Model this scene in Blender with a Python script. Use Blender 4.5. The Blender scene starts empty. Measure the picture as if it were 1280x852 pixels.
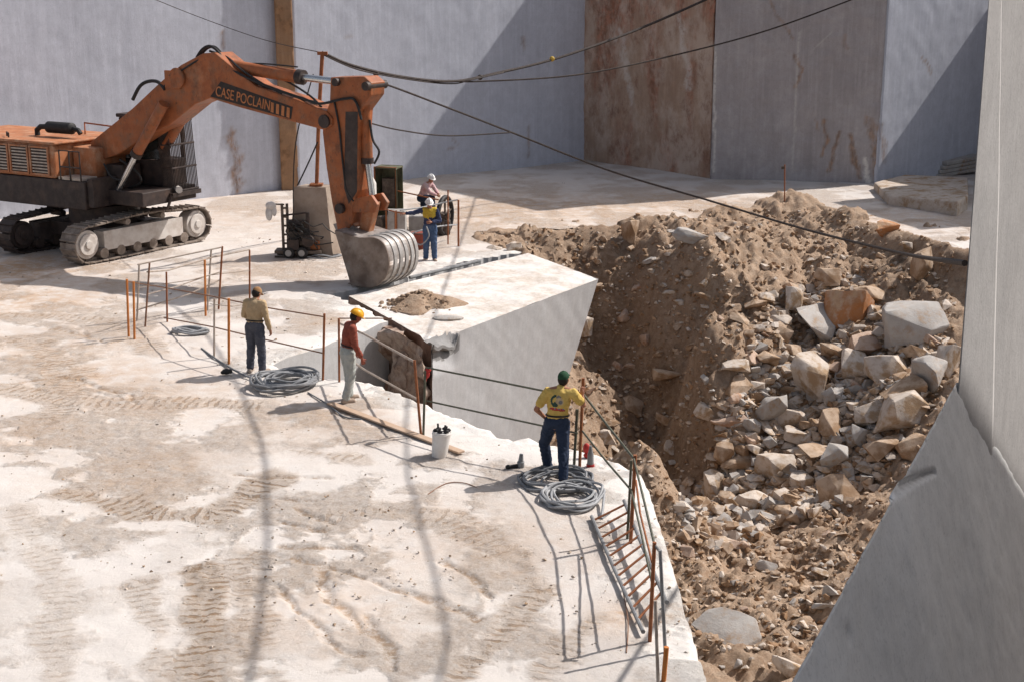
import bpy, bmesh, math, random
import numpy as np
from mathutils import Vector, Matrix, Quaternion
from mathutils.geometry import delaunay_2d_cdt
random.seed(7); rng = np.random.default_rng(7)
sc = bpy.context.scene
C = sc.collection
R = math.radians

# ------------------------------------------------------------------ camera and picture geometry
TH = R(14.4); CH = 7.7; F = 1778.0
CAM = Vector((0, 0, CH))
def ray(px, py):
    cx = (px - 640) / F; cy = (426 - py) / F
    return Vector((cx, math.cos(TH) + cy * math.sin(TH), -math.sin(TH) + cy * math.cos(TH)))
def G(px, py, z=0.0):
    d = ray(px, py); return CAM + d * ((z - CH) / d.z)
def D(px, py, y):
    d = ray(px, py); return CAM + d * (y / d.y)
def PL(px, py, p0, n):
    d = ray(px, py); return CAM + d * (n.dot(p0 - CAM) / n.dot(d))
cd = bpy.data.cameras.new('camera'); cam = bpy.data.objects.new('camera', cd); C.objects.link(cam)
cam.location = CAM; cam.rotation_euler = (math.pi / 2 - TH, 0, 0)
cd.sensor_width = 36; cd.lens = 36 * F / 1280; cd.clip_end = 2000; cd.clip_start = .1
sc.camera = cam

# ------------------------------------------------------------------ light
SUN = Vector((.894, .447, 0)).normalized()
EL = R(46)
sund = Vector((SUN.x * math.cos(EL), SUN.y * math.cos(EL), math.sin(EL)))
ld = bpy.data.lights.new('sun', 'SUN'); lo = bpy.data.objects.new('sun', ld); C.objects.link(lo)
ld.energy = 4.2; ld.angle = R(.53); ld.color = (1, .95, .9)
lo.rotation_euler = (-sund).to_track_quat('-Z', 'Y').to_euler()
lo.location = (20, 10, 40)
w = bpy.data.worlds.new('World'); sc.world = w; w.use_nodes = True
nt = w.node_tree; bg = nt.nodes['Background']
sk = nt.nodes.new('ShaderNodeTexSky'); sk.sky_type = 'NISHITA'; sk.sun_disc = False
sk.sun_elevation = EL; sk.sun_rotation = math.atan2(SUN.x, SUN.y); sk.air_density = 1.0; sk.dust_density = 3.0
hs = nt.nodes.new('ShaderNodeHueSaturation'); hs.inputs['Saturation'].default_value = .62; nt.links.new(sk.outputs[0], hs.inputs['Color']); nt.links.new(hs.outputs[0], bg.inputs[0]); bg.inputs[1].default_value = .098
vs = sc.view_settings; vs.view_transform = 'Standard'; vs.look = 'None'; vs.exposure = .38; vs.gamma = 1

# ------------------------------------------------------------------ materials
class NB:
    def __init__(s, name):
        s.m = bpy.data.materials.new(name); s.m.use_nodes = True
        s.t = s.m.node_tree; s.b = s.t.nodes['Principled BSDF']; s.co = s.n('ShaderNodeTexCoord').outputs['Object']
        s.b.inputs['Specular IOR Level'].default_value = .25
    def n(s, ty, **k):
        x = s.t.nodes.new(ty)
        for a, v in k.items(): setattr(x, a, v)
        return x
    def l(s, a, b): s.t.links.new(a, b)
    def noise(s, scale, detail=6, rough=.6, stretch=None, rot=None, dist=0):
        x = s.n('ShaderNodeTexNoise'); x.inputs['Scale'].default_value = scale
        x.inputs['Detail'].default_value = detail; x.inputs['Roughness'].default_value = rough; x.inputs['Distortion'].default_value = dist
        if stretch or rot:
            m = s.n('ShaderNodeMapping'); s.l(s.co, m.inputs[0])
            if rot: m.inputs['Rotation'].default_value = rot
            if stretch: m.inputs['Scale'].default_value = stretch
            s.l(m.outputs[0], x.inputs['Vector'])
        else: s.l(s.co, x.inputs['Vector'])
        return x.outputs['Fac']
    def vor(s, scale, feature='F1', stretch=None):
        x = s.n('ShaderNodeTexVoronoi'); x.feature = feature; x.inputs['Scale'].default_value = scale
        s.l(s.co, x.inputs['Vector']); return x.outputs['Distance']
    def attr(s, name): return s.n('ShaderNodeAttribute', attribute_name=name).outputs['Fac']
    def ramp(s, v, a, b):
        x = s.n('ShaderNodeMapRange'); x.inputs[1].default_value = a; x.inputs[2].default_value = b
        x.interpolation_type = 'SMOOTHSTEP'; s.l(v, x.inputs[0]); return x.outputs[0]
    def math(s, op, a, b=None, clamp=False):
        x = s.n('ShaderNodeMath', operation=op); x.use_clamp = clamp
        for i, v in enumerate((a, b)):
            if v is None: continue
            if isinstance(v, (int, float)): x.inputs[i].default_value = v
            else: s.l(v, x.inputs[i])
        return x.outputs[0]
    def mix(s, f, a, b, blend='MIX'):
        x = s.n('ShaderNodeMix', data_type='RGBA', blend_type=blend)
        for i, v in ((0, f), (6, a), (7, b)):
            if isinstance(v, (int, float)): x.inputs[i].default_value = v
            elif isinstance(v, tuple): x.inputs[i].default_value = (*v, 1)
            else: s.l(v, x.inputs[i])
        return x.outputs[2]
    def bump(s, h, st=.4, d=.02, prev=None):
        x = s.n('ShaderNodeBump'); x.inputs['Strength'].default_value = st; x.inputs['Distance'].default_value = d
        s.l(h, x.inputs['Height'])
        if prev is not None: s.l(prev, x.inputs['Normal'])
        return x.outputs[0]
    def done(s, col, rough=.85, normal=None, metal=0):
        if isinstance(col, tuple): s.b.inputs['Base Color'].default_value = (*col, 1)
        else: s.l(col, s.b.inputs['Base Color'])
        if isinstance(rough, (int, float)): s.b.inputs['Roughness'].default_value = rough
        else: s.l(rough, s.b.inputs['Roughness'])
        s.b.inputs['Metallic'].default_value = metal
        if normal is not None: s.l(normal, s.b.inputs['Normal'])
        return s.m
MATS = {}
def paint(name, c, c2=None, scale=6, rough=.6, metal=0, bump=.15, dirt=None, dscale=2.5, damt=.5):
    if name in MATS: return MATS[name]
    b = NB(name); c2 = c2 or tuple(x * .72 for x in c)
    f = b.ramp(b.noise(scale, 6, .65), .35, .68)
    col = b.mix(f, c, c2)
    if dirt:
        g = b.math('MULTIPLY', b.ramp(b.noise(dscale, 8, .7), .45, .7), damt)
        col = b.mix(g, col, dirt)
    nb = b.bump(b.noise(scale * 6, 4), bump, .01)
    MATS[name] = b.done(col, rough, nb, metal); return MATS[name]
def wall_mat(name, c1, c2, c3, stain=(.17, .095, .05), scale=.55, bands=1.0, blot=0):
    b = NB(name)
    big = b.ramp(b.noise(scale, 5, .6), .3, .7)
    col = b.mix(big, c1, c2)
    st = b.ramp(b.noise(1.6, 6, .6, stretch=(1.5, 1.5, .12)), .35, .8)
    col = b.mix(b.math('MULTIPLY', st, .55 * bands), col, c3)
    st2 = b.ramp(b.noise(9, 4, .5, stretch=(1, 1, .04)), .45, .7)
    col = b.mix(b.math('MULTIPLY', st2, .28 * bands), col, tuple(x * 1.22 for x in c1))
    mot = b.ramp(b.noise(3.2, 9, .78), .36, .66)
    col = b.mix(b.math('MULTIPLY', mot, .35), col, tuple(x * .72 for x in c2))
    sp = b.ramp(b.noise(26, 6, .75), .52, .66)
    col = b.mix(b.math('MULTIPLY', sp, .38), col, tuple(x * .55 for x in c2))
    at = b.attr('stain')
    edge = b.math('MULTIPLY', at, b.ramp(b.noise(5, 7, .7, stretch=(1.6, 1.6, .5)), .25, .6))
    col = b.mix(b.math('MINIMUM', b.math('MULTIPLY', edge, .85), 1.0), col, b.mix(b.ramp(b.noise(4, 6), .4, .6), stain, tuple(x * 1.9 for x in stain)))
    if blot:
        b1 = b.ramp(b.noise(.75, 9, .72, stretch=(1, 1, .55)), .44, .60); col = b.mix(b.math('MULTIPLY', b1, .75), col, (.50, .40, .33)); b2 = b.ramp(b.noise(1.5, 9, .75, stretch=(1, 1, .6), rot=(1, 2, 3)), .5, .66); col = b.mix(b.math('MULTIPLY', b2, .65), col, (.19, .095, .062))
    wh = b.attr('white')
    col = b.mix(b.math('MULTIPLY', wh, b.ramp(b.noise(6, 6, .7), .3, .55)), col, (.62, .59, .55))
    dk = b.attr('dark')
    col = b.mix(b.math('MULTIPLY', dk, .8), col, (.1, .085, .08))
    n = b.bump(b.noise(2.2, 8, .7, stretch=(2, 2, .5)), .35, .02)
    n = b.bump(b.noise(30, 5, .7), .3, .01, n)
    return b.done(col, .8, n)

# ------------------------------------------------------------------ mesh builder
ROOTLOC = {}
class MB:
    def __init__(s): s.v = []; s.f = []; s.mi = []; s.cur = 0
    def add(s, vs, fs):
        o = len(s.v); s.v += [Vector(v) for v in vs]; s.f += [tuple(i + o for i in f) for f in fs]; s.mi += [s.cur] * len(fs); return s
    def box(s, c, size, M=None):
        M = M or Matrix.Identity(3); c = Vector(c); h = Vector(size) / 2
        vs = [c + M @ Vector((x * h.x, y * h.y, z * h.z)) for x in (-1, 1) for y in (-1, 1) for z in (-1, 1)]
        return s.add(vs, [(0, 1, 3, 2), (4, 6, 7, 5), (0, 4, 5, 1), (2, 3, 7, 6), (0, 2, 6, 4), (1, 5, 7, 3)])
    def prism(s, a, b):
        n = len(a); vs = list(a) + list(b)
        fs = [tuple(range(n)), tuple(range(2 * n - 1, n - 1, -1))] + [(i, n + i, n + (i + 1) % n, (i + 1) % n) for i in range(n)]
        return s.add(vs, fs)
    def tube(s, pts, r, n=8, caps=True, closed=False):
        pts = [Vector(p) for p in pts]; m = len(pts)
        rs = r if isinstance(r, (list, tuple)) else [r] * m
        rings = []; up = None
        for i, p in enumerate(pts):
            a = pts[i - 1] if (i or closed) else p; b = pts[(i + 1) % m] if (i < m - 1 or closed) else p
            t = (b - a)
            t = t.normalized() if t.length > 1e-9 else Vector((0, 0, 1))
            if up is None:
                up = t.orthogonal().normalized()
            else:
                up = up - t * up.dot(t)
                up = up.normalized() if up.length > 1e-6 else t.orthogonal().normalized()
            x = t.cross(up)
            rings.append([p + (up * math.cos(q) + x * math.sin(q)) * rs[i] for q in [2 * math.pi * k / n for k in range(n)]])
        vs = [v for g in rings for v in g]; fs = []
        for i in range(m if closed else m - 1):
            j = (i + 1) % m
            for k in range(n): fs.append((i * n + k, i * n + (k + 1) % n, j * n + (k + 1) % n, j * n + k))
        if caps and not closed: fs += [tuple(range(n - 1, -1, -1)), tuple(range((m - 1) * n, m * n))]
        return s.add(vs, fs)
    def cyl(s, a, b, r, r2=None, n=16): return s.tube([a, b], [r, r if r2 is None else r2], n)
    def ell(s, c, rad, M=None, nu=16, nv=10, z0=-1.0):
        M = M or Matrix.Identity(3); c = Vector(c); vs = []; fs = []
        a0 = math.asin(max(-1, z0))
        for j in range(nv + 1):
            a = a0 + (math.pi / 2 - a0) * j / nv
            for i in range(nu):
                q = 2 * math.pi * i / nu
                vs.append(c + M @ Vector((rad[0] * math.cos(a) * math.cos(q), rad[1] * math.cos(a) * math.sin(q), rad[2] * math.sin(a))))
        for j in range(nv):
            for i in range(nu): fs.append((j * nu + i, j * nu + (i + 1) % nu, (j + 1) * nu + (i + 1) % nu, (j + 1) * nu + i))
        return s.add(vs, fs)
    def cap(s, a, b, r0, r1, n=12):
        a = Vector(a); b = Vector(b); t = (b - a); L = t.length; t = t / L if L > 1e-6 else Vector((0, 0, 1))
        pts = []; rs = []
        for k in range(5):
            q = math.pi / 2 * (1 - k / 4 * .98); pts.append(a - t * r0 * math.sin(q)); rs.append(max(.0005, r0 * math.cos(q)))
        for k in range(5):
            q = math.pi / 2 * (k / 4 * .98 + .01); pts.append(b + t * r1 * math.sin(q)); rs.append(max(.0005, r1 * math.cos(q)))
        return s.tube(pts, rs, n)
    def build(s, name, mats, parent=None, smooth=True, bevel=0, angle=40, weld=False):
        off = ROOTLOC.get(parent.name, Vector()) if parent else Vector()
        if parent is None:                                   # origin at the base of the thing
            xs = [v.x for v in s.v]; ys = [v.y for v in s.v]; zs = [v.z for v in s.v]
            off = Vector(((min(xs) + max(xs)) / 2, (min(ys) + max(ys)) / 2, min(zs)))
        me = bpy.data.meshes.new(name); me.from_pydata([v - off for v in s.v], [], s.f); me.validate()
        bm = bmesh.new(); bm.from_mesh(me)
        if weld: bmesh.ops.remove_doubles(bm, verts=bm.verts, dist=1e-4)
        bmesh.ops.recalc_face_normals(bm, faces=bm.faces); bm.to_mesh(me); bm.free()
        o = bpy.data.objects.new(name, me); C.objects.link(o)
        for m in (mats if isinstance(mats, (list, tuple)) else [mats]): me.materials.append(m)
        if len(s.mi) == len(me.polygons): me.polygons.foreach_set('material_index', s.mi)
        if smooth:
            me.polygons.foreach_set('use_smooth', [True] * len(me.polygons)); me.set_sharp_from_angle(angle=R(angle))
        if parent: o.parent = parent
        else: o.location = off
        ROOTLOC[o.name] = off
        if bevel:
            b = o.modifiers.new('bevel', 'BEVEL'); b.width = bevel; b.segments = 2; b.limit_method = 'ANGLE'; b.angle_limit = R(35)
        return o
def tag(o, label=None, cat=None, group=None, kind=None):
    if label: o['label'] = label
    if cat: o['category'] = cat
    if group: o['group'] = group
    if kind: o['kind'] = kind
    return o
def thing(name, label, cat, loc, group=None):
    o = bpy.data.objects.new(name, None); C.objects.link(o); o.location = loc; o.empty_display_size = .2
    ROOTLOC[o.name] = Vector(loc); return tag(o, label, cat, group)

# ------------------------------------------------------------------ numpy noise
PERM = rng.random((256, 256)).astype(np.float64)
def vnoise(x, y):
    xi = np.floor(x).astype(int); yi = np.floor(y).astype(int); fx = x - xi; fy = y - yi
    fx = fx * fx * (3 - 2 * fx); fy = fy * fy * (3 - 2 * fy)
    a = PERM[xi & 255, yi & 255]; b = PERM[(xi + 1) & 255, yi & 255]; c = PERM[xi & 255, (yi + 1) & 255]; d = PERM[(xi + 1) & 255, (yi + 1) & 255]
    return (a * (1 - fx) + b * fx) * (1 - fy) + (c * (1 - fx) + d * fx) * fy - .5
def fbm(x, y, s, o=4, g=.5):
    r = 0; a = 1
    for k in range(o): r = r + a * vnoise(x * s + 17.3 * k, y * s + 41.7 * k); s *= 2.03; a *= g
    return r
def inpoly(x, y, P):
    r = np.zeros(x.shape, bool); n = len(P)
    for i in range(n):
        x0, y0 = P[i]; x1, y1 = P[(i + 1) % n]
        if y0 == y1: continue
        c = ((y0 > y) != (y1 > y)) & (x < (x1 - x0) * (y - y0) / (y1 - y0) + x0); r ^= c
    return r
def pdist(x, y, P, along=False):
    best = np.full(x.shape, 1e9); al = np.zeros(x.shape); L = 0
    for (x0, y0), (x1, y1) in zip(P[:-1], P[1:]):
        dx, dy = x1 - x0, y1 - y0; l = math.hypot(dx, dy) + 1e-9
        t = np.clip(((x - x0) * dx + (y - y0) * dy) / l / l, 0, 1)
        d = np.hypot(x - x0 - t * dx, y - y0 - t * dy); m = d < best
        best = np.where(m, d, best); al = np.where(m, L + t * l, al); L += l
    return (best, al) if along else best
def smooth01(t): t = np.clip(t, 0, 1); return t * t * (3 - 2 * t)
def setattr_f(me, name, arr):
    a = me.attributes.new(name, 'FLOAT', 'POINT'); a.data.foreach_set('value', np.asarray(arr, dtype=np.float32))

# ------------------------------------------------------------------ ground: quarry floor
CUT = [(2.25, -6), (2.2, 10), (2.19, 14.5), (2.17, 17.5), (2.13, 20.6), (2.06, 21.5), (1.9, 21.8), (1.33, 22.5), (.62, 22.95), (.27, 23.3), (0, 23.1),
       (-.56, 23.85), (-1.16, 24.65), (-2.14, 26.05), (-3.15, 26.95), (-3.88, 27.1), (-4.5, 27.5), (-4.95, 28.1), (-2.86, 31.9),
       (-3.25, 32.6), (-3.8, 33.5), (-4.5, 34.7), (-.9, 39.35), (.3, 40.3)]
RIM = [(-.6, 41.3), (-1.3, 42.6), (-1.2, 43.5), (-.3, 44.1), (1.5, 44.2), (4, 44.8), (6, 46.3), (8, 48.2), (9.6, 49.2), (11, 47.2), (12, 44.2), (13, 41), (14.5, 38.5), (30, 36)]
REST = [(30, 80), (-45, 80), (-45, -6)]
def resample(P, step, jit, skip=0):
    out = []
    for i, (a, b) in enumerate(zip(P[:-1], P[1:])):
        l = math.hypot(b[0] - a[0], b[1] - a[1]); n = max(1, int(l / step))
        for k in range(n):
            t = k / n; x = a[0] + (b[0] - a[0]) * t; y = a[1] + (b[1] - a[1]) * t
            j = random.uniform(-jit, jit) if (i + k) else 0
            out.append((x - (b[1] - a[1]) / l * j, y + (b[0] - a[0]) / l * j))
    return out
cutp = resample(CUT[:6], .14, .006) + resample(CUT[5:18], .12, .035) + resample(CUT[17:19], .3, .004) + resample(CUT[18:], .14, .05); rimp = resample([CUT[-1]] + RIM, .4, .12)[0:]
BP = cutp + rimp + [RIM[-1]] + REST
NC = len(cutp)
GP = [tuple(p) for p in BP]
def gw(pts): return [tuple(G(*p)[:2]) for p in pts]
def ground_points():
    out = []
    for (y0, y1, st) in ((13.8, 20, .045), (20, 30, .06), (30, 45, .11), (45, 62, .25)):
        ys = np.arange(y0, y1, st)
        for y in ys:
            hw = (y * .9686 + 2) * .375
            xs = np.arange(-hw - .5, min(hw + .5, 26), st * .9)
            out.append(np.stack([xs + rng.uniform(-.3, .3, xs.shape) * st, np.full(xs.shape, y) + rng.uniform(-.3, .3, xs.shape) * st], 1))
    xs, ys = np.meshgrid(np.arange(-44, 30, 2.2), np.arange(-5, 79, 2.2)); o2 = np.stack([xs.ravel(), ys.ravel()], 1)
    hw = (o2[:, 1] * .9686 + 2) * .375 + 1.2
    o2 = o2[(o2[:, 1] < 13) | (o2[:, 1] > 63) | (np.abs(o2[:, 0]) > hw)]
    out.append(o2)
    P = np.concatenate(out); m = inpoly(P[:, 0], P[:, 1], GP); P = P[m]
    d = pdist(P[:, 0], P[:, 1], GP + [GP[0]]); return P[d > .05]
gp = ground_points()
nb = len(BP)
vv = [Vector(p) for p in BP] + [Vector(p) for p in gp]
ed = [(i, (i + 1) % nb) for i in range(nb)]
ov, oe, of, _, _, _ = delaunay_2d_cdt(vv, ed, [], 1, 1e-5)
V = np.array([(v.x, v.y) for v in ov]); x, y = V[:, 0], V[:, 1]
TREADS = [([(262, 870), (258, 780), (255, 715)], .42, 1.), ([(335, 600), (270, 640), (190, 640), (90, 615)], .45, .85), ([(300, 870), (305, 760), (300, 690)], .3, .5), ([(205, 870), (195, 780), (180, 730)], .3, .45),
          ([(345, 870), (330, 760), (322, 690)], .25, .45), ([(330, 505), (200, 500), (90, 500), (0, 485)], .42, .6),
          ([(560, 870), (620, 800), (680, 740)], .3, .75), ([(650, 870), (700, 810), (740, 770)], .3, .5),
          ([(60, 870), (70, 740), (30, 640)], .35, .35), ([(30, 420), (90, 470), (60, 520)], .5, .5),
          ([(0, 395), (130, 400), (190, 440)], .4, .5), ([(350, 560), (450, 575)], .3, .5), ([(390, 640), (480, 640), (560, 650), (640, 690)], .35, .45)]
RUTS = [[(348, 690), (431, 711), (510, 738), (597, 768)], [(344, 681), (444, 683)], [(300, 591), (405, 600)], [(300, 617), (400, 624)], [(348, 650), (413, 663)],
        [(374, 635), (409, 650)], [(357, 729), (413, 803), (453, 820)], [(453, 764), (492, 834)], [(395, 700), (430, 760), (470, 800)], [(560, 700), (610, 740)],
        [(60, 410), (130, 430), (200, 420)], [(0, 480), (90, 470), (180, 500)]]
tm = np.zeros(len(x)); tu = np.zeros(len(x)); rut = np.zeros(len(x)); rid = np.zeros(len(x))
wob = fbm(x, y, 1.6, 4) * .4
for P, hw, sg_ in TREADS:
    d, al = pdist(x, y, gw(P), True); m = sg_ * smooth01((hw + wob - d) / .22)
    tu = np.where(m > tm, al, tu); tm = np.maximum(tm, m)
for P in RUTS:
    d = pdist(x + fbm(x, y, 2, 2) * .25, y + fbm(x + 9, y, 2, 2) * .25, gw(P)); rut = np.maximum(rut, smooth01((.085 - d) / .06)); rid = np.maximum(rid, np.exp(-((d - .13) / .05) ** 2))
de = pdist(x, y, CUT); visible = (y > 13) & (y < 64)
z = fbm(x, y, .35, 3) * .07 + fbm(x, y, 2.2, 3) * .018 * (y < 45)
patch = smooth01((fbm(x, y, .9, 5, .6) + .12) / .2) * .85            # scuffed, crumbly ground against smooth dust
for P in ([(455, 765), (530, 650), (605, 690), (590, 745), (495, 820)], [(340, 735), (420, 745), (445, 800), (400, 870), (345, 870)], [(-10, 660), (60, 640), (100, 700), (90, 880), (-10, 880)], [(120, 700), (240, 640), (290, 680), (235, 765), (175, 850), (100, 870)],
          [(250, 565), (395, 560), (405, 612), (262, 612)], [(110, 425), (240, 440), (340, 490), (430, 500), (330, 505), (150, 480)], [(660, 590), (740, 650), (800, 800), (830, 870), (700, 870), (690, 720), (600, 620)], [(345, 520), (430, 540), (400, 560), (330, 550)], [(200, 400), (320, 395), (330, 450), (230, 440)], [(170, 245), (420, 290), (330, 330), (230, 320)]):
    Q = gw(P); xx_ = x + fbm(x, y, 2.2, 4, .6) * .5; yy_ = y + fbm(x + 31, y, 2.2, 4, .6) * .7; sd_ = pdist(xx_, yy_, Q + [Q[0]]) * np.where(inpoly(xx_, yy_, Q), 1, -1); patch = patch * (1 - .75 * smooth01((sd_ + .25) / .5))
patch = np.maximum(patch, tm)
z += patch * (fbm(x, y, 7, 3) * .035)
rip = np.sin(tu * 2 * math.pi / .17 + fbm(x, y, 1.5, 2) * 3)
z += tm * (np.clip(rip, -.3, .8) * .013 * smooth01((fbm(x, y, 2.6, 4, .65) + .08) / .2) - .008) + rid * .006 * smooth01((fbm(x, y, 3, 3) + .15) / .3) - rut * .03
z += smooth01((.3 - de) / .3) * fbm(x, y, 5, 3) * .07 - smooth01((.1 - de) / .1) * .03
z = np.where(visible, z, z * .3)
# gently worn lump of white marble near the trench
gm = bpy.data.meshes.new('quarry_floor')
vs3 = np.stack([x, y, z], 1)
verts = [tuple(p) for p in vs3]; faces = [tuple(f) for f in of]; nface = len(faces)
# cut faces going down from the sawn edge
idx = {}
kk = {(round(a, 4), round(b, 4)): i for i, (a, b) in enumerate(V)}
bidx = [kk.get((round(p[0], 4), round(p[1], 4)), None) for p in (cutp + [CUT[-1]])]
prev = None
levels = [-.25, -.7, -1.4, -2.4, -3.6, -6.5]
for i, bi in enumerate(bidx):
    if bi is None: continue
    col = [bi]
    px_, py_ = V[bi]
    for L in levels:
        verts.append((px_ + random.uniform(-.008, .008), py_ + random.uniform(-.008, .008), L)); col.append(len(verts) - 1)
    if prev:
        for a in range(len(levels)): faces.append((prev[a], prev[a + 1], col[a + 1], col[a]))
    prev = col
gm.from_pydata(verts, [], faces)
ground = bpy.data.objects.new('quarry_floor', gm); C.objects.link(ground); tag(ground, kind='structure')
ex = np.zeros(len(verts) - len(x))
def pad(a, c=0.): return np.concatenate([a, ex + c])
setattr_f(gm, 'tread', pad(tm)); setattr_f(gm, 'tu', pad(tu)); setattr_f(gm, 'rut', pad(rut)); setattr_f(gm, 'patch', pad(patch))
setattr_f(gm, 'edge', pad(smooth01((1.0 + wob - de) / .7), 1.))
# where earth and iron-stained dust lie on the floor
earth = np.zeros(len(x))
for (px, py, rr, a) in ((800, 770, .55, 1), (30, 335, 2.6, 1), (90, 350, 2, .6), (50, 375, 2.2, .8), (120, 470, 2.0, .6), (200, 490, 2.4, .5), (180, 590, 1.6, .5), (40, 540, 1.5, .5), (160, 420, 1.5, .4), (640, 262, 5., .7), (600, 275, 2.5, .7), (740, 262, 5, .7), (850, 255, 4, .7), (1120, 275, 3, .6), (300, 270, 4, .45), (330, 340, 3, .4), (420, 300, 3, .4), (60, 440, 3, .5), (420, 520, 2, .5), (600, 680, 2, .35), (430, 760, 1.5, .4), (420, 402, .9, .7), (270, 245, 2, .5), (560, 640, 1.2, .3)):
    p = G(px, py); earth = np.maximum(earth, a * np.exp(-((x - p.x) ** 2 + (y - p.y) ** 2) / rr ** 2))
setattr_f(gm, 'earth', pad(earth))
b = NB('quarry_dust')
white = (.605, .565, .53); beige = (.475, .37, .285); tan = (.31, .205, .125)
n1 = b.ramp(b.noise(.5, 6, .6), .35, .65); n2 = b.ramp(b.noise(5.5, 12, .8), .42, .58); n3 = b.ramp(b.noise(19, 8, .8), .46, .58)
col = b.mix(n1, white, (.56, .515, .48))
pt = b.attr('patch'); ptn = b.math('MULTIPLY', pt, b.math('ADD', b.math('MULTIPLY', n2, .75), .25))
col = b.mix(b.math('MULTIPLY', ptn, .55), col, beige)
col = b.mix(b.math('MULTIPLY', b.math('MULTIPLY', n3, pt), .34), col, tan)
n4 = b.ramp(b.noise(42, 6, .8), .5, .62); col = b.mix(b.math('MULTIPLY', b.math('MULTIPLY', n4, b.math('ADD', pt, .25, True)), .2), col, (.32, .225, .155))
n5 = b.ramp(b.noise(9, 9, .8), .56, .64); col = b.mix(b.math('MULTIPLY', b.math('MULTIPLY', n5, pt), .5), col, (.62, .585, .56))
tr = b.attr('tread')
wv = b.math('SINE', b.math('ADD', b.math('MULTIPLY', b.attr('tu'), 2 * math.pi / .17), b.math('MULTIPLY', b.noise(2.5, 3), 10)))
wv = b.ramp(wv, -.1, .6)
brk = b.ramp(b.noise(4.2, 6, .75), .44, .56)
trm = b.math('MULTIPLY', b.math('MULTIPLY', tr, wv), brk)
col = b.mix(b.math('MULTIPLY', tr, .35), col, beige)
col = b.mix(b.math('MULTIPLY', trm, .9), col, tan)
col = b.mix(b.math('MULTIPLY', b.math('MULTIPLY', b.attr('rut'), n2), .75), col, tan)
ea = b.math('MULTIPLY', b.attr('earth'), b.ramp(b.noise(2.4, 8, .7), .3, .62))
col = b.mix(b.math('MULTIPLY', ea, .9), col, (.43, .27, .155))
eg = b.math('MULTIPLY', b.attr('edge'), b.ramp(b.noise(2.6, 7, .7), .3, .55))
col = b.mix(b.math('MULTIPLY', eg, .85), col, (.66, .63, .595))
peb = b.math('SUBTRACT', 1.0, b.ramp(b.vor(11), .1, .3))
col = b.mix(b.math('MULTIPLY', b.math('MULTIPLY', peb, b.ramp(b.noise(1.3, 5), .5, .62)), .45), col, (.36, .29, .22))
nn = b.bump(b.math('MULTIPLY', b.noise(7, 10, .8), b.math('ADD', b.math('MULTIPLY', pt, .8), .35)), .8, .07)
nn = b.bump(b.math('MULTIPLY', b.noise(26, 8, .8), b.math('ADD', b.math('MULTIPLY', pt, .8), .3)), .8, .03, nn)
nn = b.bump(b.math('MULTIPLY', trm, -1), .7, .03, nn)
GMAT = b.done(col, .95, nn)
CUTMAT = wall_mat('sawn_marble', (.5, .495, .49), (.44, .43, .425), (.4, .37, .34), bands=.7)
gm.materials.append(GMAT); gm.materials.append(CUTMAT)
mi = [0] * nface + [1] * (len(faces) - nface)
gm.polygons.foreach_set('material_index', mi)
gm.polygons.foreach_set('use_smooth', [True] * nface + [False] * (len(faces) - nface)); gm.update()
for nme in ('stain', 'white', 'dark'): pass

# ------------------------------------------------------------------ pit of dirt and rubble
def gp3(px, py, z): p = G(px, py, z); return (p.x, p.y, z)
CP = [gp3(*a) for a in [
    (750, 332, -.9), (750, 420, -2.9), (765, 480, -4.0), (800, 540, -5.1), (835, 600, -5.8), (855, 640, -5.5), (870, 700, -4.9), (900, 780, -4.5), (930, 852, -4.2),
    (820, 320, -.55), (820, 400, -2.3), (840, 470, -3.7), (850, 540, -5.0),
    (880, 320, -.35), (880, 400, -1.5), (895, 470, -2.7), (900, 530, -4.1), (905, 590, -5.1),
    (1000, 310, -.6), (1000, 400, -2.), (1000, 500, -3.5), (1000, 600, -4.7), (1000, 700, -4.8), (960, 800, -4.5),
    (1100, 335, -.9), (1100, 400, -1.7), (1100, 500, -2.9), (1100, 600, -4.2), (1050, 660, -4.6),
    (1190, 345, -.7), (1190, 400, -1.5), (1185, 460, -2.3)]]
CP += [(a, b_, -.12) for a, b_ in RIM[:13]]
CP += [(-1.3, 46, -.5), (3, 47, -.5), (6, 50, -.5), (10, 52, -.4), (13, 46, -.4), (16, 42, -.4), (17, 36, -1), (18, 28, -3), (18, 14, -4.5), (8, 12, -4.5), (2, 9, -4.5), (1, 20, -5.2), (-1, 27, -5.4), (-3, 29.5, -5.4), (-6, 30, -5.4), (0, 32, -5.4), (2.2, 35, -4.4), (-6, 12, -5), (-6, 40, -4), (0, 38, -3.), (3.2, 39.5, -3.2), (4, 15, -4.6), (8, 22, -4.4), (13, 32, -2.4)]
cp = np.array(CP)
def U(r2): return np.where(r2 > 1e-12, r2 * np.log(r2 + 1e-12), 0)
n = len(cp); A = np.zeros((n + 3, n + 3))
A[:n, :n] = U((cp[:, None, 0] - cp[None, :, 0]) ** 2 + (cp[:, None, 1] - cp[None, :, 1]) ** 2) + np.eye(n) * .6
A[:n, n] = 1; A[:n, n + 1:] = cp[:, :2]; A[n, :n] = 1; A[n + 1:, :n] = cp[:, :2].T
sol = np.linalg.solve(A, np.concatenate([cp[:, 2], np.zeros(3)]))
gx = np.arange(-7, 20, .075); gy = np.arange(8, 53, .085)
X, Y = np.meshgrid(gx, gy)
Z = np.full(X.shape, sol[n]) + sol[n + 1] * X + sol[n + 2] * Y
for i in range(n): Z += sol[i] * U((X - cp[i, 0]) ** 2 + (Y - cp[i, 1]) ** 2)
def bumpg(px, py, pz, h, r, rx=1.): 
    global Z
    p = G(px, py, pz); Z += h * np.exp(-(((X - p.x) / rx) ** 2 + (Y - p.y) ** 2) / r ** 2)
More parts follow.
